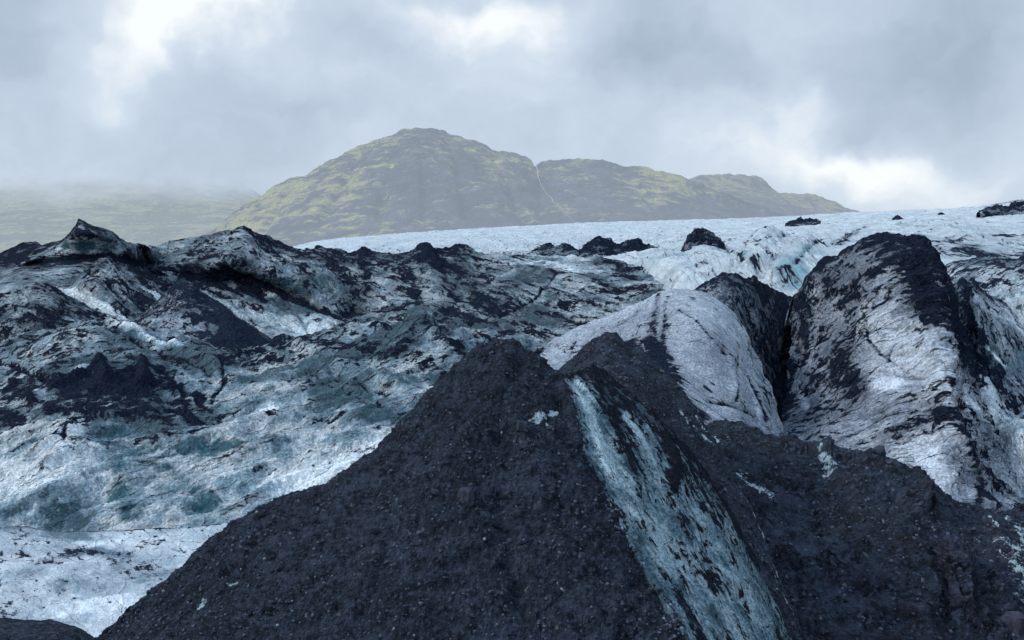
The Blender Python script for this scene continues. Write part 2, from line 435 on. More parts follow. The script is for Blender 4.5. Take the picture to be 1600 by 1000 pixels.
# ------------------------------------------------------------------ mountains
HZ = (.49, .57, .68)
patch('hill', [
    [(-120, 240, 3900, .5), (0, 240, 3900, .5), (120, 240, 3900, .5), (250, 245, 3900, .5), (330, 262, 3900, .5), (440, 330, 3900, .4)],
    [(-120, 320, 3500, .6), (0, 318, 3500, .7), (120, 322, 3500, .6), (250, 325, 3500, .5), (330, 322, 3500, .6), (440, 350, 3500, .5)],
    [(-120, 352, 3200, .5), (0, 350, 3200, .45), (120, 352, 3200, .5), (250, 352, 3200, .4), (330, 350, 3200, .5), (440, 370, 3200, .5)],
    [(-120, 400, 2900, .5), (0, 395, 2900, .5), (120, 395, 2900, .55), (250, 390, 2900, .4), (330, 388, 2900, .3), (440, 395, 2900, .3)]],
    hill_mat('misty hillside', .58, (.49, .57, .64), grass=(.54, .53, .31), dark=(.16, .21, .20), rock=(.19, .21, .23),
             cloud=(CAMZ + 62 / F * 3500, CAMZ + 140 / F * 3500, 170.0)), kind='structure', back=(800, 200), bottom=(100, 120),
    rel=[('q', 90, 5, 5, .5)], flow=((50, 320), (250, 322)), stretch=3.5, seed=2.1, refY=3300)

patch('mountain_main' if False else 'mountain', [
    [(250, 420, 2350, .5), (300, 384, 2350, .6), (325, 362, 2360, .6), (350, 345, 2370, .6), (390, 314, 2400, .65), (430, 291, 2450, .6), (465, 275, 2480, .55), (478, 272, 2490, .4), (500, 260, 2500, .45), (540, 239, 2520, .45),
     (565, 224, 2540, .5), (600, 214, 2550, .55), (617, 210, 2550, .5), (626, 204, 2550, .4), (645, 202, 2550, .35), (690, 203, 2550, .35), (698, 208, 2550, .45), (740, 219, 2530, .55), (780, 236, 2500, .55), (805, 237, 2480, .5), (828, 249, 2460, .5), (838, 257, 2450, .4), (870, 290, 2440, .3), (915, 352, 2400, .25), (940, 380, 2390, .2)],
    [(250, 425, 2300, .5), (325, 380, 2300, .55), (400, 340, 2300, .6), (480, 300, 2340, .5), (560, 262, 2370, .35), (650, 232, 2400, .28), (740, 246, 2390, .38), (800, 270, 2360, .3), (850, 300, 2350, .2), (900, 350, 2330, .15), (940, 385, 2320, .1)],
    [(250, 430, 2200, .45), (325, 390, 2200, .5), (400, 362, 2200, .55), (480, 332, 2200, .45), (560, 310, 2220, .32), (650, 290, 2240, .12), (740, 292, 2250, .12), (800, 310, 2250, .10), (850, 332, 2240, .1), (900, 366, 2230, .1), (940, 390, 2230, .1)],
    [(250, 440, 2050, .4), (325, 405, 2050, .4), (400, 388, 2050, .42), (480, 372, 2050, .35), (560, 356, 2050, .22), (650, 345, 2050, .12), (740, 345, 2050, .08), (850, 355, 2050, .08), (940, 395, 2050, .1)],
    [(250, 460, 1850, .3), (325, 430, 1850, .3), (400, 415, 1850, .3), (560, 405, 1850, .1), (740, 400, 1850, .05), (940, 410, 1850, .1)]],
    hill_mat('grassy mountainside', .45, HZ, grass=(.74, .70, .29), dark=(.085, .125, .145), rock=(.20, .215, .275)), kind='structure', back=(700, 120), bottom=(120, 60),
    rel=[('q', 70, 4, 7, .5), ('fr', 24, 3, 5, .55), ('v', 20, 2.5, 4, .5)], flow=((560, 300), (700, 290)), stretch=4.0, seed=3.3, refY=2250,
    strokes=[('d', [(838, 258), (848, 285), (862, 312), (882, 332), (902, 350)], 8, -9), ('a', [(480, 290), (560, 262), (640, 258)], 8, .5), ('a', [(330, 375), (420, 345), (500, 330), (580, 340)], 14, .4), ('d', [(540, 255), (660, 240), (740, 260)], 8, 4), ('d', [(480, 310), (640, 292), (760, 310)], 8, 4), ('a', [(700, 330), (760, 320), (830, 330)], 8, .3), ('d', [(560, 235), (530, 290), (500, 340)], 9, -9), ('d', [(620, 225), (600, 290), (590, 340)], 8, -8), ('d', [(700, 220), (720, 280), (730, 340)], 9, -9), ('d', [(770, 245), (800, 300), (820, 345)], 9, -9), ('d', [(450, 295), (420, 340), (400, 370)], 8, -7), ('d', [(660, 250), (665, 300), (660, 345)], 7, -7)])

patch('mountain', [
    [(790, 300, 2500, .2), (825, 275, 2500, .2), (842, 254, 2500, .3), (852, 252, 2500, .4), (880, 250, 2500, .4), (940, 251, 2480, .4), (980, 258, 2460, .45), (1040, 268, 2440, .45), (1075, 279, 2420, .5), (1120, 295, 2400, .4), (1180, 318, 2380, .3), (1230, 340, 2360, .3), (1290, 360, 2350, .2)],
    [(790, 330, 2400, .1), (880, 272, 2400, .2), (960, 275, 2390, .25), (1040, 292, 2380, .3), (1120, 315, 2370, .3), (1200, 335, 2350, .2), (1290, 370, 2340, .2)],
    [(790, 360, 2250, .1), (880, 310, 2250, .1), (960, 312, 2250, .12), (1040, 322, 2250, .2), (1120, 333, 2250, .15), (1200, 350, 2250, .1), (1290, 380, 2250, .1)],
    [(790, 400, 2000, .1), (880, 365, 2000, .05), (960, 362, 2000, .05), (1040, 360, 2000, .05), (1120, 360, 2000, .05), (1200, 368, 2000, .05), (1290, 390, 2000, .1)]],
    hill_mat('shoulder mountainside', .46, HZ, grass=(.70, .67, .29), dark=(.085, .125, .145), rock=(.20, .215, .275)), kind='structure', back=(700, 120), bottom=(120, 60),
    rel=[('q', 60, 4, 7, .5), ('fr', 22, 2.5, 5, .55), ('v', 20, 2.5, 4, .5)], flow=((940, 290), (1040, 310)), stretch=3.0, seed=4.4, refY=2250,
    strokes=[('a', [(990, 290), (1030, 315), (1060, 318)], 7, .5), ('a', [(1000, 265), (1060, 290), (1110, 300)], 7, .4), ('d', [(960, 262), (1010, 300), (1050, 345)], 12, -6)])

patch('mountain', [
    [(1020, 300, 2800, .6), (1060, 279, 2800, .7), (1090, 274, 2800, .7), (1115, 272, 2800, .75), (1138, 270, 2800, .75), (1150, 273, 2800, .6), (1182, 273, 2800, .6), (1194, 282, 2790, .6), (1206, 294, 2780, .6), (1220, 302, 2760, .7), (1245, 303, 2740, .75), (1262, 302, 2740, .75), (1285, 309, 2730, .7), (1310, 317, 2720, .7), (1330, 326, 2710, .7), (1350, 333, 2700, .6), (1400, 345, 2700, .5)],
    [(1020, 320, 2700, .5), (1115, 292, 2700, .5), (1182, 300, 2690, .45), (1250, 318, 2680, .5), (1310, 328, 2660, .5), (1400, 355, 2650, .4)],
    [(1020, 345, 2500, .4), (1115, 320, 2500, .35), (1182, 322, 2500, .2), (1250, 335, 2500, .3), (1310, 342, 2500, .4), (1400, 365, 2500, .4)],
    [(1020, 380, 2250, .3), (1115, 360, 2250, .2), (1250, 362, 2250, .2), (1400, 385, 2250, .2)]],
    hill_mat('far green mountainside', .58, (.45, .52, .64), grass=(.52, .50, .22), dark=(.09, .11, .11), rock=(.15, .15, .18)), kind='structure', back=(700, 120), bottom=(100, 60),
    rel=[('q', 55, 5, 7, .6), ('v', 16, 2.5, 5, .55)], flow=((1090, 280), (1180, 310)), stretch=3.0, seed=5.4, refY=2600)

# waterfall thread in the gully between the two mountains
m, t = new_mat('white water'); wp = t.node('ShaderNodeTexCoord').outputs['Object']
t.out(t.bsdf(t.mix(t.noise(wp, .05, 4), (.30, .34, .40), (.60, .64, .69)), .5))
wpts = [(837, 254, 2.2), (840, 266, 2.2), (841, 276, 1.3), (845, 289, 1.2), (850, 297, .7), (855, 304, .6), (862, 309, 3.4), (864, 316, 1.2), (872, 320, .7), (879, 328, 1.5), (886, 335, .7), (893, 343, 1.0), (902, 351, .7)]
def ray_on(names, q, lift=0.0):
    best = None
    for nme in names:
        d = PATCH[nme]; g = d['g'][d['vis']]; s = np.stack([g[:, 0] / g[:, 1] * F + CX, HY - (g[:, 2] - CAMZ) / g[:, 1] * F], 1)
        e = ((s - np.array(q)) ** 2).sum(1); ok = np.nonzero(e < max(16, e.min() * 1.01))[0]
        k = ok[np.argmin(g[ok, 1])]
        if best is None or g[k, 1] < best[1]: best = g[k]
    return best
wc = []
for k_, (px, py, ww) in enumerate(wpts):
    yb = ray_on(['mountain', 'mountain.001'], (px, py))[1] - 25
    wc.append((px, py, ww * (.75 if k_ % 3 else .35), yb - 6))
vv = []; ff = []
for i, (px, py, ww, yb) in enumerate(wc):
    for k, (ox, oy) in enumerate([(-.5, 0), (0, -6), (.5, 0)]):
        vv.append(P(px + ox * ww * .8, py, yb) + np.array([0, oy, 0]))
    if i: b = 3 * i; ff += [(b - 3, b - 2, b + 1, b), (b - 2, b - 1, b + 2, b + 1)]
vv = np.array(vv); org = np.array([vv[:, 0].mean(), vv[:, 1].mean(), vv[:, 2].min()])
place('waterfall', make_mesh('waterfall', vv - org, np.array(ff)), m, org, label='thin white waterfall threading down the gully between the two mountains', cat='waterfall')

# ------------------------------------------------------------------ glacier plateau
M_GL = ice_mat('clean glacier ice', 220, light=(.66, .72, .73), mid=(.48, .55, .575), teal=(.22, .40, .45), dirt=(.20, .235, .29), big=46, a1=.8, a2=.6, a3=.22, fl=15, dirtiness=.75, tealness=.26, fine=3.0, bump=.6, tone=.42, grain=.5, soft=.5, lines=.34)
patch('glacier', [
    [(330, 396, 900, -.12), (440, 388, 900, -.12), (500, 376, 880, -.12), (600, 367, 860, -.12), (700, 360, 850, -.12), (820, 353, 850, -.12), (900, 349, 840, -.12), (1000, 346, 820, -.12), (1100, 343, 800, -.12), (1200, 340, 760, -.12), (1300, 334, 700, -.12), (1400, 330, 600, -.12), (1480, 327, 540, -.12), (1540, 321, 500, -.12), (1570, 318, 470, -.12), (1600, 312, 450, -.12), (1700, 305, 430, -.12)],
    [(330, 402, 560, -.12), (440, 395, 560, -.12), (600, 376, 520, -.12), (760, 367, 500, -.12), (900, 361, 480, -.12), (1100, 354, 440, -.12), (1250, 349, 400, -.12), (1400, 342, 360, -.12), (1600, 332, 330, -.12), (1700, 326, 320, -.12)],
    [(330, 410, 330, -.12), (440, 405, 330, -.12), (600, 387, 320, -.12), (760, 380, 310, -.12), (900, 374, 300, -.12), (1050, 370, 280, -.12), (1150, 366, 270, -.12), (1250, 362, 250, -.12), (1400, 358, 235, -.12), (1600, 352, 220, -.12), (1700, 346, 215, -.12)],
    [(330, 425, 240, .3), (600, 402, 235, .1), (760, 396, 230, .1), (900, 391, 222), (1050, 387, 205), (1150, 385, 195), (1250, 378, 185), (1330, 375, 180), (1400, 374, 175), (1600, 380, 165, .1), (1700, 376, 160, .1)],
    [(330, 450, 215, .5), (600, 425, 212, .2), (760, 412, 208, .1), (900, 404, 200, .0), (1000, 405, 182), (1050, 408, 168), (1150, 412, 150), (1210, 410, 145), (1300, 402, 140), (1400, 398, 135), (1600, 405, 128, .2), (1700, 405, 125, .2)],
    [(330, 500, 200, .5), (600, 470, 200, .4), (760, 445, 198, .2), (900, 425, 188, .1), (1000, 430, 165), (1060, 446, 136), (1150, 448, 125), (1210, 448, 118), (1300, 440, 115), (1400, 430, 112), (1600, 440, 108, .2), (1700, 440, 105, .2)],
    [(330, 560, 190, .5), (600, 540, 190, .4), (900, 500, 178, .3), (1000, 490, 152, .1), (1060, 490, 126), (1150, 500, 116), (1240, 500, 108), (1400, 490, 104), (1600, 500, 102, .2), (1700, 500, 100, .2)]],
    M_GL, kind='structure', back=(300, 25), bottom=(6, 14), step=2.4, flow=((1050, 400), (1150, 450)), stretch=7.0, seed=6.2, refY=190,
    rel=[('q', 110, 6, 4, .5), ('fr', 50, 4.5, 4, .45), ('fr', 16, 1.6, 4, .6), ('q', 10, .8, 3, .6)],
    strokes=[('k', [(1130, 385), (1145, 405), (1160, 425), (1200, 440)], 3, 3), ('t', [(1140, 400), (1165, 425)], 8, .4), ('d', [(1085, 388), (1115, 408), (1130, 430)], 20, 12), ('d', [(1200, 372), (1188, 400), (1180, 430)], 24, 20), ('d', [(1265, 388), (1245, 412), (1230, 440)], 20, 16), ('d', [(1010, 395), (1060, 415), (1090, 440)], 22, 10), ('d', [(1460, 362), (1500, 372), (1560, 385)], 20, 9), ('d', [(1340, 345), (1420, 350), (1480, 362)], 14, 7),
             ('k', [(1340, 358), (1310, 375), (1275, 395), (1245, 435)], 2.2, 1.5), ('t', [(1275, 395), (1240, 440)], 9, .5), ('t', [(1225, 430), (1245, 450)], 20, .6), ('t', [(1140, 405), (1170, 430)], 12, .4), ('a', [(1215, 425), (1250, 448)], 18, .3),
             ('k', [(1255, 373), (1275, 380), (1290, 372)], 1.4, 1), ('k', [(1205, 395), (1230, 372), (1240, 366)], 1.4, 1), ('k', [(1245, 370), (1254, 378)], 2.6, 1),
             ('a', [(1350, 355), (1330, 368), (1310, 382)], 7, .65), ('a', [(1480, 372), (1500, 385), (1520, 395)], 12, .6), ('a', [(1545, 372), (1600, 365)], 13, .72), ('a', [(1400, 350), (1460, 360)], 8, .4), ('a', [(1540, 325), (1600, 320)], 7, .8),
             ('a', [(1480, 345), (1510, 343)], 4, .8), ('a', [(1385, 343), (1400, 341)], 3, .8), ('a', [(1500, 395), (1560, 402), (1600, 398)], 14, .55), ('a', [(1470, 335), (1475, 336)], 4, .8), ('a', [(1300, 336), (1330, 334)], 3, .7), ('a', [(1430, 352), (1445, 350)], 3, .7),
             ('a', [(700, 395), (780, 398), (850, 392)], 6, .5), ('a', [(1440, 370), (1480, 400)], 14, .3), ('d', [(1460, 340), (1520, 360)], 30, 6), ('t', [(1495, 365), (1520, 385)], 10, .4), ('a', [(820, 385), (880, 386)], 4, .6), ('t', [(1330, 350), (1345, 362)], 8, .4),
             ('a', [(1040, 376), (1090, 380)], 3, .6), ('a', [(1000, 355), (1008, 356)], 2, .6), ('a', [(805, 357), (815, 357)], 2, .9), ('k', [(1100, 372), (1090, 395), (1150, 372)], 1.0, .5)])

# ------------------------------------------------------------------ far ash mounds on the plateau
M_MD = ice_mat('far ash mound', 220, light=(.60, .66, .70), big=16, a1=.9, a2=.6, a3=.5, fl=9, fine=3.0)
GRP_M = 'black ash mounds on the white glacier plateau'
def far_mound(x0, x1, crest, foot, Y, label, seed, ash=.95):
    xs = np.linspace(x0, x1, len(crest))
    r0 = [(x, y, Y, ash) for x, y in zip(xs, crest)]
    r1 = [(x, y * .5 + foot * .5, Y - 3, ash) for x, y in zip(xs, crest)]
    r2 = [(x, max(foot, y), Y - 6, ash - .45) for x, y in zip(xs, crest)]
    patch('ash_mound', [r0, r1, r2], M_MD, label, 'ash mound', GRP_M, back=(5, 5), bottom=(1, 2), step=1.6, seed=seed, refY=Y,
          rel=[('qr', 14, 4.2, 4, .6), ('q', 6, 1.4, 3, .6)], flow=((x0, foot), (x0 + 4, foot)) if False else None, couple=.1)
far_mound(832, 905, [392, 384, 380, 384, 379, 385, 391], 394, 215, 'low jagged black ash mound left of the larger central pile on the glacier edge', 1.1, .85)
far_mound(905, 1040, [390, 378, 370, 372, 380, 376, 372, 381, 384, 393], 402, 205, 'largest jagged black ash pile on the rim of the white glacier', 2.1, .9)
far_mound(1058, 1148, [396, 386, 364, 358, 357, 360, 367, 376, 394, 406], 404, 185, 'steep dark ash mound beside the teal crevasse in the white ice', 3.1, .78)
far_mound(1225, 1282, [356, 346, 341, 340, 343, 339, 342, 346], 352, 330, 'small black hump near the mountain foot on the glacier skyline', 4.1, .95)
far_mound(1530, 1625, [332, 324, 319, 323, 316, 313, 317, 312], 332, 300, 'black rubble heap on the glacier skyline at the right edge', 5.1, .85)
far_mound(1465, 1478, [339, 333, 331, 334, 339], 340, 320, 'tiny pointed black mound on the skyline left of the rubble heap', 6.1)
far_mound(1500, 1532, [396, 386, 382, 388, 392, 398], 399, 165, 'dark ash mound just right of the arched ice fin summit', 7.1, .85)
far_mound(1395, 1412, [343, 338, 336, 339, 343], 345, 330, 'little dark mound on the ice above the arched fin', 8.1)
# ------------------------------------------------------------------ the left serac tooth
M_A = ice_mat('ash streaked far ice', 150, light=(.62, .71, .74), mid=(.25, .34, .39), teal=(.035, .105, .135), dirt=(.12, .125, .16), big=44, a1=1.0, a2=.85, a3=.5, fl=18, dirtiness=.6, tealness=.5, soft=.5, fine=3.2, bump=.8)
patch('ice_serac', [
    [(-80, 425, 158, .9), (-20, 405, 158, .95), (0, 396, 158, .95), (20, 386, 157, .95), (40, 378, 157, .95), (55, 377, 156, .95), (66, 384, 155, .8), (78, 379, 154, .8), (95, 374, 152, .6), (110, 362, 150, .7), (119, 350, 149, .95), (123, 341, 149, .95), (130, 344, 149, .95), (145, 352, 149, .9), (165, 357, 150, .7), (176, 361, 151, .6), (186, 371, 152, .7), (202, 379, 154, .6), (230, 384, 156, .4), (240, 392, 168, .5), (285, 402, 190, .5)],
    [(-80, 440, 154, .9), (0, 412, 154, .9), (50, 396, 152, .75), (90, 384, 148, .3), (127, 365, 145, .8), (170, 371, 146, .55), (200, 387, 150, .3), (285, 410, 184, .4)],
    [(-80, 450, 150, .6), (0, 425, 150, .5), (50, 407, 149, .45), (90, 396, 147, .25), (127, 384, 146, -.1), (170, 388, 147, .0), (200, 398, 149, .3), (285, 420, 180, .6)],
    [(-80, 455, 148, .4), (0, 430, 148, .3), (50, 412, 150, .7), (90, 408, 146.5, .75), (127, 404, 146.5, .75), (170, 403, 147, .7), (200, 408, 150, .8), (285, 430, 176, .8)],  # ash in this row paints the shadow under the overhang
    [(-80, 470, 138, .2), (0, 438, 138, .2), (50, 425, 138, .15), (90, 424, 138, .2), (127, 423, 138, .3), (170, 430, 138, .6), (285, 440, 165, .8)],
    [(-80, 520, 130, .3), (0, 465, 130, .15), (50, 455, 130, .1), (127, 460, 130, .2), (170, 470, 130, .6), (285, 475, 150, .7)]],
    M_A, 'tall pointed ice tooth with black cap and teal band at far left skyline', 'ice serac', back=(8, 10), bottom=(3, 14), flow=((20, 440), (100, 452)), stretch=6, seed=7.7, refY=148, relk=1.1, micro=(('qr', 18, 1.2, 4), ('q', 7, 1.0, 4)), step=1.8,
    rel=[('q', 46, 2.0, 4, .5), ('fr', 22, 2.2, 4, .55)], couple=.25,
    strokes=[('t', [(100, 382), (140, 385), (180, 390)], 11, .8), ('a', [(100, 382), (140, 385), (180, 390)], 10, -.8), ('l', [(90, 388), (150, 392)], 7, .3), ('a', [(20, 405), (60, 413), (120, 407), (170, 403)], (5, 12), .8), ('t', [(10, 440), (90, 440)], 18, .35), ('k', [(25, 412), (60, 420), (110, 437)], 2, 2),  # ash stroke under the tooth deepens its painted shadow
             ('k', [(20, 425), (70, 430), (125, 425)], 1.6, 2), ('k', [(118, 358), (170, 368)], 2.4, 1), ('a', [(200, 405), (260, 408)], 12, .5)])

# ------------------------------------------------------------------ the central ice wall with the long cave
patch('ice_wall', [
    [(215, 390, 178, 0.30), (240, 383, 176, 0.30), (270, 379, 175, 0.20), (290, 375, 174, 0.30), (330, 366, 172, 0.40), (358, 361, 170, 0.45), (378, 357, 170, 0.75), (400, 363, 170, 0.80), (430, 376, 171, 0.90), (455, 386, 172, 0.90), (480, 389, 173, 0.70), (500, 386, 174, 0.75), (518, 385, 174, 0.75), (535, 390, 175, 0.70), (552, 396, 176, 0.60), (563, 389, 175, 0.80), (570, 384, 175, 0.85), (578, 389, 175, 0.80), (592, 395, 176, 0.70), (620, 398, 176, 0.50), (640, 393, 174, 0.70), (655, 386, 172, 0.85), (665, 382, 171, 0.85), (680, 388, 172, 0.85), (700, 391, 173, 0.70), (718, 380, 174, 0.80), (735, 385, 175, 0.60), (760, 394, 178, 0.36), (830, 399, 180, -0.07), (900, 402, 178, -0.12), (960, 404, 172, 0.18), (1005, 424, 158, -0.02), (1040, 448, 146, -0.22), (1080, 462, 136, -0.32)],
    [(215, 405, 170, 0.33), (300, 392, 166, 0.43), (378, 380, 163, 0.28), (430, 395, 163, 0.63), (500, 405, 164, 0.43), (570, 408, 166, 0.53), (665, 405, 164, 0.73), (718, 408, 166, 0.53), (800, 412, 168, 0.05), (900, 415, 166, -0.09), (975, 424, 160, 0.31), (1040, 456, 142, -0.19), (1080, 466, 134, -0.39)],
    [(215, 425, 160, 0.73), (300, 415, 157, 0.63), (378, 412, 154, 0.28), (430, 425, 154, 0.13), (500, 440, 155, 0.13), (570, 440, 157, 0.33), (665, 440, 157, 0.48), (760, 440, 157, 0.40), (860, 432, 157, 0.18), (960, 440, 153, 0.33), (1040, 462, 139, 0.23), (1080, 470, 132, -0.07)],
    [(215, 450, 154, 0.73), (300, 440, 156, 0.55), (360, 442, 156, 0.55), (430, 462, 154, 0.13), (500, 478, 152, 0.08), (545, 495, 152, 0.33), (600, 480, 150, 0.38), (665, 470, 150, 0.33), (760, 466, 150, 0.42), (860, 462, 150, 0.28), (960, 466, 148, 0.28), (1040, 468, 136, 0.43), (1080, 474, 130, 0.23)],
    [(215, 500, 146, 0.63), (300, 470, 148, 0.33), (360, 480, 147, 0.08), (430, 505, 145, -0.07), (500, 505, 144, -0.07), (545, 508, 144, 0.53), (600, 500, 144, 0.38), (665, 495, 143, 0.28), (760, 496, 143, 0.48), (860, 500, 143, 0.38), (960, 488, 142, 0.28), (1040, 474, 136, 0.33), (1080, 476, 132, 0.23)],
    [(215, 560, 138, 0.63), (360, 545, 138, 0.03), (430, 540, 138, -0.07), (500, 535, 138, 0.03), (600, 530, 137, 0.33), (760, 530, 136, 0.42), (860, 535, 135, 0.43), (960, 515, 135, 0.33), (1040, 490, 131, 0.23), (1080, 490, 129, 0.13)]],
    M_A, 'long dark ash striped ice wall with a black slanting cave below its peak', 'ice wall', back=(9, 8), bottom=(4, 14), step=1.9, flow=((880, 440), (1000, 458)), stretch=6, seed=8.8, refY=155, micro=(('qr', 22, 2.6, 4), ('q', 8, 1.6, 4)),
    rel=[('q', 60, 4.0, 4, .5), ('fr', 36, 7.0, 4, .5), ('fr', 14, 1.6, 4, .6)], couple=.28,
    strokes=[('da', [(335, 424), (365, 434), (405, 460), (415, 475)], (6, 8), -3), ('da', [(350, 418), (390, 436), (430, 454), (480, 474), (520, 490), (550, 503)], (6, 5), -4), ('a', [(400, 440), (430, 454), (480, 474), (520, 490), (550, 503)], 5, .8), ('d', [(345, 405), (400, 425), (440, 440), (500, 468), (540, 488)], 7, 4), ('a', [(320, 440), (360, 452), (405, 468)], 8, .9), ('a', [(300, 430), (330, 440)], 20, .5),  # cave strokes use ash coverage to paint the shade inside
             ('t', [(355, 415), (420, 435), (480, 460)], 9, .9), ('t', [(390, 470), (440, 470), (490, 490)], 16, .8), ('t', [(480, 430), (560, 470)], 30, .5), ('k', [(300, 448), (350, 462), (390, 475), (410, 490)], 2.4, 3), ('k', [(425, 470), (460, 490), (480, 515)], 1.4, 1.5), ('l', [(470, 510), (500, 515)], 22, .35), ('a', [(430, 500), (500, 520)], 20, -.5),
             ('a', [(660, 390), (690, 430), (715, 470)], (16, 12), .45), ('a', [(700, 410), (735, 450), (770, 480)], 14, .4), ('a', [(565, 395), (575, 430), (560, 490)], 16, .45), ('a', [(550, 450), (545, 495)], 12, .5), ('a', [(640, 420), (650, 480)], 9, .4), ('a', [(520, 400), (540, 430)], 14, .35), ('l', [(590, 440), (600, 480)], 9, .3),
             ('k', [(868, 428), (850, 448), (828, 470), (800, 488), (780, 494)], 2.6, 3), ('a', [(860, 425), (920, 435), (1000, 452), (1045, 462)], 7, .6), ('a', [(730, 400), (790, 414), (850, 420)], 6, .4), ('a', [(700, 490), (760, 505)], 14, .5), ('t', [(720, 500), (780, 520)], 18, .8), ('a', [(840, 490), (880, 500)], 16, .4), ('l', [(850, 470), (905, 478)], 8, .3),
             ('a', [(950, 395), (965, 415), (985, 435)], 14, .7), ('l', [(790, 415), (850, 408), (890, 420)], 9, .4), ('a', [(780, 408), (900, 408)], 12, -.3), ('k', [(750, 445), (800, 455), (815, 475)], 1.8, 2), ('d', [(378, 365), (380, 395)], 22, 8), ('d', [(660, 390), (690, 460)], 20, 9), ('d', [(480, 395), (545, 440)], 18, -6), ('d', [(900, 440), (960, 470)], 20, 6)])

# ------------------------------------------------------------------ left middle mounds
M_B = ice_mat('ash speckled ice', 110, light=(.70, .78, .80), mid=(.29, .38, .44), teal=(.04, .12, .15), dirt=(.13, .135, .17), big=36, a1=1.0, a2=.9, a3=.6, fl=17, dirtiness=.55, tealness=.45, soft=.4, fine=3.4, bump=.9)
GRP_I = 'ash speckled ice mounds on the left of the glacier'
REL_B = [('q', 44, 3.4, 5, .55), ('fr', 28, 5.5, 4, .55), ('fr', 12, 1.6, 4, .6)]
patch('ice_mound', [
    [(45, 485, 126, 0.41), (70, 462, 126, 0.31), (90, 452, 126, 0.31), (112, 438, 126, 0.41), (138, 416, 126, 0.51), (152, 407, 126, 0.56), (168, 403, 126, 0.51), (190, 411, 127, 0.61), (215, 424, 128, 0.61), (240, 436, 129, 0.71), (262, 450, 130, 0.81), (300, 470, 130, 0.81)],
    [(45, 490, 122, 0.31), (80, 465, 122, 0.01), (112, 455, 121, 0.11), (150, 440, 119, 0.31), (190, 445, 120, 0.36), (225, 455, 121, 0.51), (262, 470, 123, 0.71), (300, 485, 124, 0.71)],
    [(45, 505, 118, 0.41), (90, 485, 118, 0.21), (130, 478, 117, 0.21), (170, 480, 116, 0.31), (210, 490, 116, 0.41), (250, 490, 117, 0.71), (300, 505, 118, 0.71)],
    [(45, 540, 113, 0.41), (130, 520, 113, 0.41), (210, 525, 113, 0.41), (300, 530, 113, 0.51)]],
    M_B, 'steep speckled ice mound with pale diagonal stripes below the pointed tooth', 'ice mound', GRP_I, back=(6, 8), bottom=(3, 10), step=1.8, flow=((120, 455), (190, 495)), stretch=6, seed=9.1, refY=120, micro=(('qr', 24, 3.2, 4), ('q', 8, 1.8, 4)), rel=REL_B, couple=.3,
    strokes=[('l', [(105, 455), (150, 475), (195, 500)], 9, .3), ('a', [(80, 455), (110, 453), (150, 475), (195, 500)], 8, -.6), ('k', [(110, 462), (155, 487), (185, 508)], 2, 2), ('a', [(165, 440), (200, 475)], 8, .5), ('t', [(185, 470), (205, 480)], 9, .9), ('l', [(230, 445), (245, 462)], 12, .4), ('a', [(225, 450), (250, 465)], 12, -.7), ('a', [(215, 425), (225, 470)], 9, .5), ('d', [(200, 430), (222, 480)], 9, -5)])
patch('ice_mound', [
    [(-90, 490, 113, 0.41), (-30, 468, 113, 0.41), (0, 458, 113, 0.41), (30, 449, 113, 0.46), (58, 444, 113, 0.51), (85, 452, 113, 0.51), (112, 466, 113, 0.61), (150, 487, 113, 0.66), (190, 510, 113, 0.61), (240, 540, 113, 0.51)],
    [(-90, 510, 110, 0.31), (0, 478, 110, 0.26), (58, 470, 108, 0.46), (112, 488, 108, 0.56), (150, 502, 109, 0.51), (190, 520, 110, 0.51), (240, 550, 110, 0.51)],
    [(-90, 540, 106, 0.31), (0, 510, 105, 0.51), (58, 502, 104, 0.61), (112, 512, 104, 0.41), (190, 535, 106, 0.51), (240, 570, 107, 0.51)],
    [(-90, 590, 101, 0.41), (0, 570, 100, 0.41), (112, 560, 100, 0.41), (240, 600, 101, 0.41)]],
    M_B, 'rounded ice mound at left edge, evenly peppered with black ash', 'ice mound', GRP_I, back=(6, 8), bottom=(3, 10), step=1.8, flow=((60, 455), (170, 510)), stretch=5, seed=10.1, refY=108, micro=(('qr', 24, 3.4, 4), ('q', 8, 2.0, 4)), rel=REL_B, couple=.3,
    strokes=[('a', [(20, 500), (80, 500), (150, 520)], 9, .5), ('k', [(95, 460), (150, 492), (200, 522)], 2, 2)])
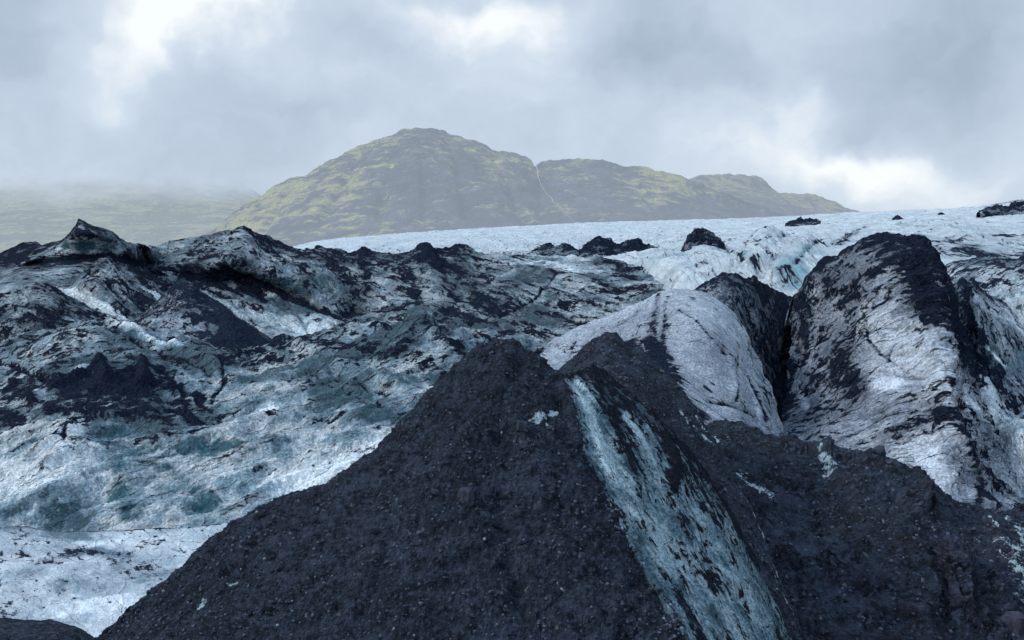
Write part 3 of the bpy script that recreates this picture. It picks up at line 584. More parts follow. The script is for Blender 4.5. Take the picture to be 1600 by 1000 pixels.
patch('ash_cone', [
    [(195, 508, 116, 0.61), (225, 488, 116, 0.71), (252, 463, 116, 0.81), (268, 447, 116, 0.91), (280, 441, 116, 1.01), (298, 441, 116, 1.01), (312, 453, 116, 1.01), (345, 474, 116, 1.01), (385, 503, 115, 1.01), (420, 526, 114, 1.01), (455, 552, 113, 0.91)],
    [(195, 515, 112, 0.51), (252, 485, 112, 0.66), (290, 470, 111, 0.76), (345, 495, 110, 0.91), (400, 522, 110, 1.01), (455, 560, 110, 0.91)],
    [(195, 530, 108, 0.41), (252, 515, 107, 0.46), (300, 512, 107, 0.61), (345, 525, 106, 1.11), (400, 545, 106, 1.11), (455, 575, 106, 0.91)],
    [(195, 570, 102, 0.41), (300, 560, 101, 0.51), (400, 580, 101, 0.91), (455, 600, 101, 0.91)]],
    ice_mat('dark cone ash', 110, light=(.5, .57, .62), big=30, a1=.8, a2=.5, a3=.6, fl=16, fine=3.2), 'dark pointed ash cone in front of the ice cave, left of centre', 'ash cone', back=(6, 8), bottom=(3, 10), step=1.8, flow=((300, 445), (400, 520)), stretch=4, seed=11.1, refY=110, micro=(('qr', 24, 2.0, 4), ('q', 8, 1.6, 4)),
    rel=[('q', 34, 2.2, 5, .58), ('fr', 16, 1.2, 4, .6), ('qr', 7, .7, 3, .6)], strokes=[('d', [(345, 482), (370, 530)], 16, 6), ('d', [(318, 470), (312, 520)], 14, -5), ('a', [(345, 485), (390, 530)], 26, .6), ('a', [(240, 500), (330, 515)], 10, -.25)])

# ------------------------------------------------------------------ the big ice slope on the left
M_L = ice_mat('teal stained ice', 75, light=(.74, .80, .81), mid=(.27, .38, .44), teal=(.035, .12, .155), dirt=(.13, .15, .18), lines=.30, soft=.8, big=60, a1=.9, a2=.75, a3=.42, fl=26, dirtiness=.5, tealness=.62, fine=3.6, bump=.8, edge=.12)
patch('ice_slope', [
    [(-110, 560, 98, 0.48), (-40, 545, 97, 0.48), (0, 538, 96, 0.48), (50, 522, 95, 0.48), (85, 511, 95, 0.48), (110, 506, 95, 0.38), (150, 503, 95, 0.38), (200, 506, 95, 0.38), (260, 516, 95, 0.38), (310, 530, 94, 0.48), (345, 542, 93, 0.58), (380, 546, 93, 0.58), (420, 540, 93, 0.58), (450, 527, 93, 0.53), (500, 516, 93, 0.48), (560, 506, 93, 0.48), (605, 505, 93, 0.43), (632, 500, 93, 0.43), (641, 480, 93, 0.28), (649, 476, 93, 0.18), (660, 488, 93, 0.28), (685, 506, 93, 0.38), (720, 514, 93, 0.33), (760, 515, 93, 0.28), (800, 519, 93, 0.23), (840, 527, 93, 0.18), (870, 540, 93, 0.18), (930, 560, 92, 0.18)],
    [(-110, 590, 92, 0.48), (0, 565, 90, 0.43), (110, 525, 90, 0.43), (200, 530, 90, 0.33), (310, 550, 89, 0.48), (380, 562, 88, 0.53), (450, 550, 88, 0.38), (560, 530, 88, 0.38), (649, 510, 88, 0.33), (760, 540, 88, 0.38), (870, 570, 88, 0.28), (930, 585, 88, 0.28)],
    [(-110, 630, 86, 0.33), (0, 605, 84, 0.28), (110, 572, 84, 0.38), (200, 572, 84, 0.43), (310, 590, 83, 0.25), (380, 595, 82, 0.10), (450, 590, 82, 0.15), (560, 580, 82, 0.20), (649, 570, 82, 0.20), (760, 600, 82, 0.20), (930, 640, 82, 0.20)],
    [(-110, 670, 78, 0.33), (0, 650, 76, 0.33), (110, 625, 76, 0.68), (200, 630, 76, 0.63), (310, 645, 76, 0.30), (380, 650, 75, 0.10), (450, 650, 75, 0.05), (560, 640, 75, 0.10), (649, 640, 75, 0.10), (760, 670, 75, 0.10), (930, 700, 75, 0.10)],
    [(-110, 720, 70, 0.02), (0, 710, 69, -0.03), (110, 690, 69, -0.03), (200, 700, 69, 0.02), (310, 715, 69, 0.02), (450, 720, 69, -0.03), (560, 710, 69, -0.13), (649, 710, 69, -0.13), (930, 760, 69, 0.02)],
    [(-110, 834, 61.5, -0.22), (0, 836, 61.5, -0.22), (100, 842, 61.5, -0.22), (200, 838, 61.5, -0.17), (350, 830, 61.5, -0.17), (450, 810, 62, -0.22), (600, 790, 62, -0.22), (930, 820, 62, -0.12)]],
    M_L, 'broad teal and white ice slope left of the black foreground cone', 'ice slope', back=(6, 7), bottom=(.5, 2), step=2.0, flow=((480, 620), (620, 560)), stretch=3.2, seed=12.3, refY=76, micro=(('qr', 26, 3.2, 5), ('q', 8, 1.9, 4)),
    rel=[('q', 90, 5.0, 5, .55), ('fr', 60, 11.0, 5, .5), ('fr', 22, 3.8, 4, .6)], couple=.22,
    strokes=[('da', [(40, 618), (70, 602), (92, 598)], 10, 9), ('da', [(85, 608), (120, 592), (150, 578)], (8, 10), 12), ('da', [(158, 574), (164, 600)], 9, 20), ('da', [(185, 595), (205, 582)], 9, 12), ('da', [(221, 570), (226, 600)], 9, 20), ('a', [(120, 600), (170, 598), (225, 605)], 20, .5), ('da', [(278, 640), (300, 655)], 6, 8), ('da', [(20, 600), (28, 606)], 7, 12), ('da', [(48, 622), (52, 630)], 6, 10), ('a', [(120, 615), (170, 610), (220, 615)], 24, .55), ('da', [(10, 612), (25, 605)], 8, 4), ('a', [(0, 640), (25, 665)], 12, .6),
             ('da', [(265, 598), (300, 615), (320, 625)], 7, 4), ('a', [(250, 580), (270, 600), (275, 625)], 10, .5), ('a', [(290, 630), (320, 640), (340, 650)], 14, .45), ('a', [(150, 640), (210, 650)], 14, .4), ('a', [(80, 640), (100, 645)], 10, .5), ('k', [(100, 690), (105, 675), (150, 660), (200, 655)], 2.0, 2), ('a', [(225, 640), (240, 655)], 12, .4), ('a', [(330, 555), (400, 575)], 12, .4),
             ('l', [(70, 615), (100, 590), (130, 572)], 8, .35), ('a', [(85, 600), (105, 580), (130, 570)], 6, -.6), ('a', [(275, 575), (300, 585)], 14, -.4), ('a', [(30, 625), (60, 615)], 7, -.6), ('l', [(175, 588), (190, 585)], 4, .6), ('a', [(174, 586), (186, 584)], 4, -1.),
             ('t', [(160, 690), (185, 730), (200, 790), (215, 815)], (22, 16), 0.71), ('t', [(200, 690), (270, 740), (330, 780)], (34, 20), 0.52), ('t', [(230, 655), (290, 690), (380, 700)], 34, 0.45), ('t', [(350, 640), (470, 610), (600, 600)], 30, 0.41), ('t', [(450, 655), (540, 650), (600, 620)], 16, 0.60), ('t', [(300, 790), (350, 800)], 16, 0.45), ('t', [(160, 570), (200, 560)], 22, 0.45), ('t', [(140, 600), (220, 620)], 28, 0.38),
             ('l', [(40, 760), (90, 740), (110, 700)], 50, .28), ('t', [(40, 740), (100, 720)], 60, -0.45), ('l', [(410, 645), (425, 638)], 11, .5), ('t', [(410, 645), (425, 638)], 14, -1), ('l', [(590, 690), (540, 725), (470, 760)], (18, 30), .4), ('t', [(590, 690), (540, 725), (470, 760)], (22, 34), -0.68), ('l', [(390, 760), (440, 770)], 40, .2), ('k', [(475, 655), (520, 662), (560, 645), (600, 620)], 1.6, 2), ('k', [(400, 655), (412, 650), (440, 640)], 1.6, 2), 
             ('a', [(560, 540), (640, 560), (690, 590)], 24, .28), ('k', [(650, 480), (690, 520)], 1.8, 1), ('a', [(680, 530), (720, 540)], 14, .45), ('a', [(590, 515), (640, 535)], 12, .4), ('d', [(170, 508), (230, 524), (290, 548), (340, 572)], 9, 9), ('k', [(205, 530), (250, 548), (295, 566), (330, 580)], 3.2, 5), ('d', [(440, 530), (540, 575), (620, 600)], 18, 9), ('k', [(430, 545), (530, 590), (610, 615)], 2.2, 3), ('d', [(40, 530), (20, 570), (-20, 600)], 14, 8), ('d', [(640, 485), (690, 530), (740, 600)], 16, 10), ('a', [(660, 505), (720, 560), (760, 600)], 8, .4), ('d', [(300, 690), (420, 655), (560, 650), (610, 620)], 12, 8), ('d', [(0, 690), (90, 670), (180, 655)], 12, 9), ('k', [(230, 655), (270, 640), (300, 660), (345, 655)], 3, 3), ('k', [(345, 560), (352, 600), (330, 625)], 3, 3), ('k', [(565, 610), (500, 648), (420, 655)], 2.6, 3), ('k', [(-20, 555), (60, 590), (85, 602)], 3.4, 4), ('k', [(420, 560), (520, 600), (600, 640)], 2.6, 3), ('k', [(200, 560), (260, 590), (330, 640)], 3, 3), ('k', [(0, 720), (60, 690), (105, 685)], 2.6, 2), ('l', [(180, 510), (250, 530), (320, 560)], 8, .3), ('a', [(180, 512), (250, 532), (320, 560)], 8, -.45), ('t', [(210, 540), (240, 570)], 14, 0.52),
             ('d', [(105, 700), (60, 760)], 40, 9), ('d', [(210, 690), (260, 760)], 30, -9), ('d', [(400, 700), (470, 740)], 50, 7), ('d', [(150, 600), (220, 600)], 22, 8), ('d', [(230, 540), (330, 590)], 16, -6)])

# pale ledge under the slope, with the black heap in front
M_LE = ice_mat('pale ledge ice', 54, light=(.64, .71, .74), mid=(.40, .48, .53), tone=.8, soft=.8, grain=.6, teal=(.12, .21, .26), dirt=(.17, .18, .23), big=80, a1=.85, a2=.7, a3=.5, fl=30, dirtiness=.6, tealness=.32, fine=3.6, bump=.6)
patch('ice_ledge', [
    [(-110, 826, 60, .0), (0, 825, 60, .0), (30, 823, 60), (60, 826, 60), (100, 831, 60), (150, 830, 60), (200, 828, 60), (270, 825, 60), (345, 818, 60), (400, 812, 60), (480, 800, 60)],
    [(-110, 845, 58, .0), (0, 845, 58, .05), (100, 850, 58, .1), (200, 848, 58, .1), (345, 840, 58), (480, 830, 58)],
    [(-110, 900, 54.5, .15), (0, 895, 54.5, .1), (100, 890, 54.5, .25), (200, 890, 54.5, .15), (345, 880, 54.5), (480, 870, 54.5)],
    [(-110, 950, 51, .1), (0, 948, 51, .1), (100, 945, 51, .05), (200, 935, 51, -.2), (345, 925, 51, -.2), (480, 920, 51)],
    [(-110, 1060, 46, .1), (0, 1055, 46, .1), (100, 1050, 46), (200, 1045, 46, -.1), (345, 1040, 46), (480, 1035, 46)]],
    M_LE, 'pale grey white ice ledge in the bottom left corner below the slope', 'ice ledge', back=(.25, .9), bottom=(1, 3), step=2.2, flow=((20, 850), (120, 930)), stretch=2.5, seed=13.5, refY=54, relk=1.3, micro=(('q', 14, 1.6, 4),),
    rel=[('q', 80, 3.4, 5, .55), ('qr', 20, 1.0, 4, .6)], couple=.1,
    strokes=[('t', [(100, 870), (150, 858), (200, 868)], 16, .8), ('a', [(130, 858), (200, 866)], 6, .45), ('a', [(70, 875), (90, 880)], 7, .45), ('t', [(10, 900), (60, 950)], 18, .4), ('t', [(100, 910), (180, 915)], 24, .5), ('k', [(270, 858), (290, 862)], 1.8, 1), ('l', [(100, 955), (190, 940)], 18, .25), ('a', [(0, 824), (60, 826), (100, 831), (200, 828), (345, 818)], 3, 1.1), ('l', [(60, 848), (260, 842)], 9, .2),
             ('d', [(90, 950), (200, 935)], 9, 6), ('d', [(80, 925), (200, 920)], 12, -6)])
M_RB = gravel_mat('black heap gravel', 44)
patch('ash_mound', [
    [(-110, 950, 46), (-40, 962, 46), (0, 966, 46), (40, 968, 46), (70, 969, 46), (100, 975, 46), (120, 983, 46), (140, 997, 46), (165, 1015, 46)],
    [(-110, 990, 43), (0, 990, 43), (70, 992, 43), (120, 1003, 43), (165, 1030, 44)],
    [(-110, 1080, 40), (0, 1080, 40), (165, 1080, 41)]],
    M_RB, 'low black gravel heap cut off by the bottom left corner', 'ash mound', back=(3, 3), bottom=(1, 2), step=2.0, seed=14.2, refY=44, rel=[('q', 40, 4, 5, .6), ('q', 8, 1.6, 4, .65)])

# ------------------------------------------------------------------ white dome right of centre
M_D = ice_mat('grey violet ice', 85, light=(.56, .62, .675), mid=(.34, .385, .45), deep=(.14, .18, .225), soft=.5, teal=(.13, .24, .27), dirt=(.18, .205, .24), big=60, lines=.27, tone=.42, a1=.7, a2=.6, a3=.28, fl=15, dirtiness=.6, tealness=.16, fine=3.0, bump=.7)
patch('ice_dome', [
    [(840, 550, 93, .1), (864, 532, 93, .0), (900, 512, 93, -.1), (935, 500, 93, -.1), (962, 490, 93, -.1), (1000, 472, 93, -.1), (1040, 456, 93, -.1), (1062, 451, 93, -.1), (1090, 452, 93, .0), (1112, 461, 93, .1), (1135, 477, 92, .1), (1155, 498, 91, .1), (1170, 522, 90, .1), (1182, 552, 89, .1), (1193, 580, 88, .1), (1205, 610, 87, .1), (1218, 645, 85, .2), (1234, 690, 83, .2)],
    [(840, 556, 90, .1), (900, 528, 90, .1), (962, 512, 89, .1), (1020, 490, 88, .1), (1062, 480, 87, -.1), (1112, 495, 86, -.1), (1150, 530, 86, 0), (1180, 590, 85, .1), (1205, 635, 84, .2), (1234, 695, 82, .2)],
    [(840, 565, 86, .1), (900, 555, 86, .1), (962, 540, 85, .2), (1020, 535, 83, .3), (1062, 535, 82, -.1), (1112, 555, 81, -.1), (1150, 590, 81, .0), (1180, 630, 81, .1), (1205, 662, 81, .2), (1234, 700, 81, .2)],
    [(840, 590, 82, .1), (900, 590, 81, .3), (962, 590, 80, .5), (1020, 595, 78, .6), (1062, 605, 77, .1), (1112, 635, 77, .0), (1150, 655, 77, .1), (1180, 672, 78, .25), (1205, 684, 79, .3), (1234, 705, 80, .3)],
    [(840, 660, 74, .2), (900, 670, 73, .5), (962, 680, 72, .7), (1020, 690, 71, .7), (1062, 700, 71, .6), (1112, 700, 71, .5), (1150, 705, 72, .4), (1205, 715, 74, .4), (1234, 725, 75, .4)]],
    M_D, 'smooth pale grey ice dome with fine diagonal lines right of the black cones', 'ice dome', back=(7, 9), bottom=(2, 6), step=1.8, flow=((1060, 480), (1150, 530)), stretch=13, seed=15.5, refY=85, relk=1.3, micro=(('q', 9, .7, 4),),
    rel=[('q', 70, 3.5, 4, .5), ('fr', 40, 5.5, 4, .5), ('fr', 12, 1.2, 4, .6)], couple=.12,
    strokes=[('a', [(1030, 462), (1022, 500), (1018, 530), (1030, 555)], (4, 10), .6), ('a', [(1045, 462), (1038, 500), (1036, 540), (1050, 560)], (3, 8), .55), ('a', [(1010, 540), (1035, 560), (1060, 590)], 12, .35), ('k', [(1060, 485), (1085, 502), (1110, 530), (1130, 552), (1148, 565)], 1.6, 1.5), ('k', [(1152, 545), (1153, 600), (1150, 625)], 2.0, 3), ('d', [(1140, 560), (1148, 620)], 8, 5),
             ('a', [(965, 510), (990, 495), (1000, 480)], 5, .4), ('a', [(965, 535), (985, 540), (1000, 560)], 8, .6), ('k', [(1100, 625), (1150, 635), (1180, 650)], 2, 2), ('k', [(898, 535), (894, 545)], 3, 1), ('a', [(1020, 560), (1060, 610), (1100, 650)], 14, .55), ('t', [(1170, 540), (1195, 610), (1210, 660)], 8, .5), ('k', [(1165, 560), (1180, 610), (1195, 660)], 1.5, 2.5), ('k', [(1120, 640), (1170, 670), (1200, 690)], 2, 3), ('d', [(1180, 600), (1200, 670)], 7, 5), ('l', [(1170, 600), (1192, 670)], 5, .3),
             ('a', [(1085, 470), (1150, 510)], 3, .3), ('l', [(900, 512), (1040, 458)], 10, .15)])
M_CAP = ice_mat('ash capped wall', 105, light=(.44, .50, .56), mid=(.20, .26, .32), teal=(.02, .05, .08), dirt=(.08, .085, .115), big=26, a1=.9, a2=.8, a3=.6, fl=10, dirtiness=.6, tealness=.3, fine=3.0)
patch('ash_ridge', [
    [(1070, 464, 104, .7), (1088, 449, 104, .8), (1105, 440, 104, .9), (1120, 432, 104, .9), (1133, 426, 104, 1.), (1150, 427, 105, 1.), (1166, 434, 105, 1.), (1172, 433, 105, 1.), (1178, 430, 105, 1.), (1186, 439, 106, 1.), (1205, 449, 108, 1.), (1222, 458, 110, 1.), (1246, 466, 113, 1.1)],
    [(1070, 470, 101, 0.38), (1105, 462, 101, 0.33), (1140, 460, 101, 0.38), (1170, 475, 103, 0.58), (1200, 485, 106, 0.78), (1246, 500, 111, 1.20)],
    [(1070, 490, 99, 0.28), (1105, 495, 98, 0.28), (1140, 510, 98, 0.23), (1170, 530, 101, 0.53), (1200, 540, 105, 0.68), (1246, 550, 110, 1.20)],  # ash raised at the right edge to paint the crevasse shade
    [(1070, 560, 96, 0.28), (1140, 590, 96, 0.28), (1180, 600, 99, 0.38), (1210, 605, 103, 0.80), (1246, 610, 108, 1.10)],
    [(1070, 680, 93, 0.28), (1140, 690, 93, 0.28), (1180, 690, 96, 0.28), (1210, 690, 99, 0.70), (1246, 690, 104, 1.10)]],
    M_CAP, 'black ash ridge dropping into the deep crevasse behind the pale dome', 'ash ridge', back=(6, 8), bottom=(2, 6), step=1.8, flow=((1180, 500), (1215, 600)), stretch=5, seed=16.2, refY=102, micro=(('qr', 20, 2.6, 4), ('q', 8, 1.5, 4)),
    rel=[('q', 30, 2.6, 5, .6), ('fr', 10, 1.2, 4, .6)], couple=.3, strokes=[('t', [(1190, 600), (1215, 660)], 16, .5), ('a', [(1225, 480), (1232, 560)], 12, 1.), ('a', [(1150, 480), (1185, 540)], 14, .15), ('d', [(1150, 440), (1180, 520), (1195, 600)], 14, 5)])
# ------------------------------------------------------------------ the great arched fin on the right
M_F = ice_mat('ash dusted fin ice', 85, light=(.67, .73, .79), mid=(.345, .39, .465), soft=.4, deep=(.115, .15, .19), tone=.75, lines=.36, teal=(.10, .20, .25), dirt=(.14, .165, .20), big=60, a1=.95, a2=.9, a3=.55, fl=18, dirtiness=.65, tealness=.22, fine=3.2, bump=.8)
patch('ice_fin', [
    [(1240, 468, 101, 0.56), (1252, 450, 100, 0.66), (1264, 428, 99, 0.90), (1278, 410, 98, 0.90), (1290, 402, 97, 0.90), (1312, 402, 96, 0.66), (1322, 390, 95, 0.90), (1330, 388, 95, 0.90), (1345, 378, 94, 0.90), (1370, 370, 93, 0.95), (1395, 367, 92, 1.00), (1420, 368, 92, 1.00), (1442, 373, 92, 1.00), (1458, 386, 92, 1.00), (1470, 403, 92, 1.00), (1482, 430, 92, 0.90), (1492, 458, 92, 0.66), (1505, 495, 91, 0.56), (1520, 530, 90, 0.66), (1538, 572, 88, 0.66), (1556, 612, 86, 0.66), (1576, 655, 83, 0.66), (1600, 700, 80, 0.46), (1660, 780, 76, 0.46)],
    [(1238, 490, 99, 0.56), (1278, 430, 95, 0.56), (1320, 412, 92, 0.41), (1370, 398, 90, 0.46), (1420, 400, 88, 0.90), (1455, 425, 87.5, 1.00), (1478, 460, 88, 0.90), (1500, 510, 87.5, 0.66), (1530, 572, 86, 0.66), (1560, 632, 84, 0.66), (1600, 712, 79, 0.46), (1660, 790, 75, 0.46)],
    [(1236, 530, 97, 0.56), (1278, 490, 93, 0.26), (1320, 475, 90, 0.36), (1370, 468, 87, 0.11), (1420, 465, 85, 0.56), (1455, 475, 84.5, 1.00), (1478, 505, 85, 1.00), (1500, 545, 85, 0.90), (1530, 595, 83.5, 0.66), (1560, 650, 82, 0.56), (1600, 725, 78, 0.36), (1660, 798, 74, 0.36)],
    [(1230, 590, 93, 0.46), (1278, 560, 90, 0.26), (1320, 550, 87, 0.46), (1370, 545, 84, -0.04), (1420, 540, 82, -0.04), (1465, 535, 81, 0.16), (1490, 560, 81.5, 0.36), (1520, 610, 81, 0.36), (1560, 672, 79.5, 0.26), (1600, 738, 76.5, 0.26), (1660, 805, 73, 0.26)],
    [(1222, 650, 88, 0.46), (1278, 640, 85, 0.36), (1320, 630, 82.5, 0.26), (1370, 620, 80, -0.04), (1420, 615, 78, -0.04), (1475, 605, 77, 0.06), (1500, 625, 77.5, 0.16), (1540, 680, 77, 0.16), (1580, 735, 76, 0.16), (1610, 770, 75, 0.16), (1660, 815, 72, 0.16)],
    [(1214, 710, 80, 0.46), (1278, 715, 78, 0.16), (1340, 720, 76, 0.06), (1400, 720, 74, -0.04), (1450, 725, 73, 0.06), (1480, 720, 72.5, 0.16), (1520, 740, 73, 0.16), (1560, 770, 72, 0.26), (1610, 800, 70, 0.26), (1660, 825, 70, 0.16)],
    [(1210, 790, 74, 0.26), (1340, 800, 70, 0.06), (1450, 805, 68, -0.04), (1520, 805, 67, 0.06), (1610, 830, 66, 0.26), (1660, 850, 66, 0.26)]],
    M_F, 'huge arched ice fin with a black ash crest right of the crevasse', 'ice fin', back=(7, 10), bottom=(2, 8), step=1.9, flow=((1360, 540), (1440, 505)), stretch=5, seed=17.9, refY=84, micro=(('qr', 24, 2.2, 4), ('q', 8, 1.3, 4)),
    rel=[('q', 70, 6.0, 4, .5), ('fr', 40, 7.0, 4, .5), ('fr', 14, 2.2, 4, .6)], couple=.2,
    strokes=[('d', [(1440, 390), (1465, 450), (1475, 530), (1478, 620), (1490, 680), (1540, 750)], (22, 18), 17), ('a', [(1440, 380), (1468, 430), (1495, 490), (1525, 560), (1560, 640), (1590, 700)], (30, 15), .65), ('a', [(1432, 420), (1445, 460), (1440, 490)], 14, .5), ('a', [(1430, 540), (1460, 500)], 10, .25),
             ('a', [(1330, 440), (1325, 520), (1320, 580), (1335, 610)], (24, 22), .38), ('a', [(1335, 590), (1355, 610)], 10, .6), ('a', [(1250, 460), (1260, 520), (1258, 575)], (9, 7), .6), ('k', [(1262, 455), (1262, 530), (1256, 580)], 2, 4), ('a', [(1300, 400), (1370, 385), (1420, 380)], 10, .55), ('a', [(1295, 440), (1275, 420)], 12, .4), ('a', [(1280, 590), (1310, 600)], 16, .4),
             ('a', [(1370, 440), (1410, 425)], 14, -.2), ('a', [(1380, 500), (1410, 540), (1400, 590)], 34, -.4), ('l', [(1365, 530), (1410, 518), (1440, 498)], 7, .22), ('a', [(1420, 560), (1465, 590)], 26, -.3), ('l', [(1375, 600), (1395, 605)], 12, .35), ('a', [(1360, 600), (1400, 600)], 16, -.3), ('l', [(1455, 690), (1445, 720)], 22, .25), ('a', [(1440, 700), (1480, 760)], 18, -.4), ('l', [(1500, 620), (1530, 650)], 14, .3), ('a', [(1495, 600), (1530, 645)], 12, -.8),
             ('k', [(1350, 525), (1365, 517), (1400, 513), (1435, 490)], 1.7, 1.6), ('k', [(1352, 515), (1360, 535), (1375, 552), (1395, 565), (1420, 582)], 2.0, 2), ('k', [(1262, 545), (1290, 530), (1300, 518)], 1.6, 1.6), ('k', [(1395, 580), (1410, 590), (1440, 588), (1475, 585)], 1.7, 1.6), ('k', [(1300, 695), (1350, 670), (1400, 650), (1470, 640)], 1.4, 1.2), ('k', [(1475, 530), (1485, 560), (1480, 610), (1475, 600)], 2.2, 2), ('k', [(1310, 685), (1340, 675)], 2, 1.5), ('a', [(1380, 690), (1430, 660), (1470, 640)], 9, .35), ('a', [(1470, 650), (1490, 660), (1500, 680)], 14, .65),
             ('k', [(1500, 700), (1520, 740), (1535, 760), (1530, 790)], 4, 1), ('a', [(1530, 745), (1550, 760)], 6, .8), ('a', [(1535, 770), (1555, 785)], 8, .9), ('a', [(1545, 740), (1600, 780)], 9, .5), ('k', [(1520, 600), (1550, 640), (1570, 665)], 1.6, 2), ('t', [(1335, 590), (1300, 560)], 24, .5), ('t', [(1270, 520), (1265, 560)], 12, .5), ('k', [(1385, 565), (1395, 540), (1410, 530)], 1.4, 1.2), ('t', [(1350, 545), (1370, 550)], 14, .3), ('l', [(1270, 540), (1290, 600)], 10, .2), ('a', [(1225, 560), (1222, 660)], 10, .7), ('l', [(1252, 610), (1262, 640)], 6, .4), ('t', [(1235, 650), (1240, 680)], 10, .7)])

# ------------------------------------------------------------------ ice behind the fin at the right edge
M_R = ice_mat('right edge ice', 100, light=(.66, .73, .75), mid=(.40, .47, .51), teal=(.08, .18, .22), dirt=(.14, .145, .185), big=40, a1=.9, a2=.9, a3=.5, fl=13, dirtiness=.6, tealness=.35, fine=3.0)
GRP_S = 'ice seracs stacked behind the fin at the right edge'
patch('ice_serac', [
    [(1455, 425, 116, .2), (1480, 412, 116, .4), (1500, 406, 116, .8), (1520, 403, 116, .85), (1545, 399, 116, .85), (1560, 402, 116, .9), (1585, 405, 116, .8), (1600, 399, 116, .9), (1620, 395, 116, .9), (1700, 392, 116, .9)],
    [(1455, 440, 112, .2), (1500, 418, 111, .4), (1545, 415, 111, .5), (1600, 418, 111, .5), (1700, 412, 111, .5)],
    [(1455, 490, 106, .3), (1500, 455, 105, .2), (1545, 460, 105, .2), (1600, 465, 105, .2), (1700, 465, 105, .3)],
    [(1455, 560, 101, .4), (1545, 550, 100, .3), (1700, 550, 100, .3)]],
    M_R, 'pale striped ice bank with a dark top, highest at the right edge', 'ice serac', GRP_S, back=(6, 6), bottom=(2, 8), step=1.8, flow=((1590, 425), (1540, 460)), stretch=7, seed=18.8, refY=108, micro=(('qr', 20, 1.6, 4), ('q', 8, 1.2, 4)), rel=[('q', 34, 2.4, 5, .58), ('fr', 12, 1.5, 4, .6)], couple=.25)
patch('ice_serac', [
    [(1480, 470, 96, .8), (1494, 448, 96, .8), (1503, 434, 96, .8), (1512, 440, 96, .55), (1518, 433, 96, .55), (1528, 443, 96, .95), (1540, 455, 97, .95), (1548, 462, 97, .7), (1566, 470, 97, .3), (1580, 484, 96, .2), (1590, 498, 96, .2), (1600, 510, 95, .3), (1640, 545, 94, .4), (1700, 580, 94, .4)],
    [(1480, 490, 93, .7), (1503, 470, 92, .5), (1528, 470, 90, .2), (1550, 490, 91, .3), (1580, 510, 91, .2), (1600, 530, 91, .3), (1700, 590, 91, .4)],
    [(1480, 540, 91, .55), (1503, 525, 90, 0.6), (1528, 520, 87, .4), (1550, 540, 87, .6), (1580, 560, 88, .2), (1600, 575, 88, .4), (1700, 610, 88, .4)],
    [(1480, 600, 89, 0.6), (1528, 600, 87, .55), (1560, 610, 85, .4), (1600, 620, 84, .4), (1700, 650, 84, .4)],
    [(1480, 680, 85, 0.6), (1560, 690, 82, .6), (1700, 700, 81, .4)]],
    M_R, 'broken teal grey serac leaning beside the black crest of the fin', 'ice serac', GRP_S, back=(4, 6), bottom=(2, 8), step=1.8, flow=((1520, 470), (1560, 560)), stretch=4, seed=19.3, refY=93, micro=(('qr', 20, 2.6, 4), ('q', 8, 1.5, 4)), rel=[('q', 28, 3.6, 5, .6), ('fr', 12, 1.8, 4, .62)], couple=.25,
    strokes=[('da', [(1510, 450), (1515, 490), (1535, 530)], 6, -4), ('l', [(1510, 520), (1545, 545), (1570, 570)], 3, .6), ('a', [(1510, 520), (1545, 545), (1570, 570)], 3, -.9), ('t', [(1550, 590), (1600, 560)], 22, .7), ('a', [(1540, 560), (1560, 600), (1590, 630)], 10, .4), ('l', [(1585, 500), (1600, 525)], 6, .4), ('t', [(1560, 500), (1590, 540)], 16, .4), ('k', [(1545, 480), (1550, 520), (1560, 545)], 2, 3)])
patch('ice_serac', [
    [(1505, 640, 84, .3), (1522, 600, 85, .3), (1532, 585, 85, .5), (1545, 588, 85, .4), (1558, 610, 84, .3), (1575, 640, 83, .3), (1592, 648, 82, .2), (1610, 630, 82, .1), (1640, 618, 82, .1), (1700, 610, 82, .1)],
    [(1505, 660, 82, .2), (1540, 625, 81, -.1), (1575, 655, 80, .0), (1610, 655, 79, -.1), (1700, 640, 79, -.1)],
    [(1505, 720, 80, .3), (1540, 700, 79, .2), (1565, 700, 79, .3), (1590, 690, 77, -.2), (1610, 690, 76, -.2), (1700, 680, 76, -.1)],
    [(1505, 790, 77, .3), (1560, 790, 76, .2), (1610, 780, 74, .0), (1700, 780, 74, .0)]],
    ice_mat('white crevasse ice', 80, light=(.72, .76, .78), mid=(.48, .56, .60), teal=(.08, .18, .22), big=40, a1=.8, a2=.7, a3=.4, fl=13, dirtiness=.45, tealness=.35, fine=3.0), 'bright white lower serac split by a narrow dark crevasse, right edge', 'ice serac', GRP_S, back=(3, 6), bottom=(2, 8), step=1.8, flow=((1590, 660), (1600, 740)), stretch=4, seed=20.3, refY=80, micro=(('qr', 20, 1.6, 4), ('q', 8, 1.2, 4)), rel=[('q', 30, 3.2, 5, .58), ('fr', 12, 1.2, 4, .6)], couple=.15,
    strokes=[('da', [(1553, 680), (1556, 705), (1562, 730)], (5, 4), -14), ('t', [(1545, 670), (1550, 710)], 10, .9), ('k', [(1560, 640), (1590, 655), (1600, 650)], 3, 4), ('a', [(1560, 610), (1575, 650)], 8, .4), ('l', [(1585, 680), (1590, 740)], 12, .25)])

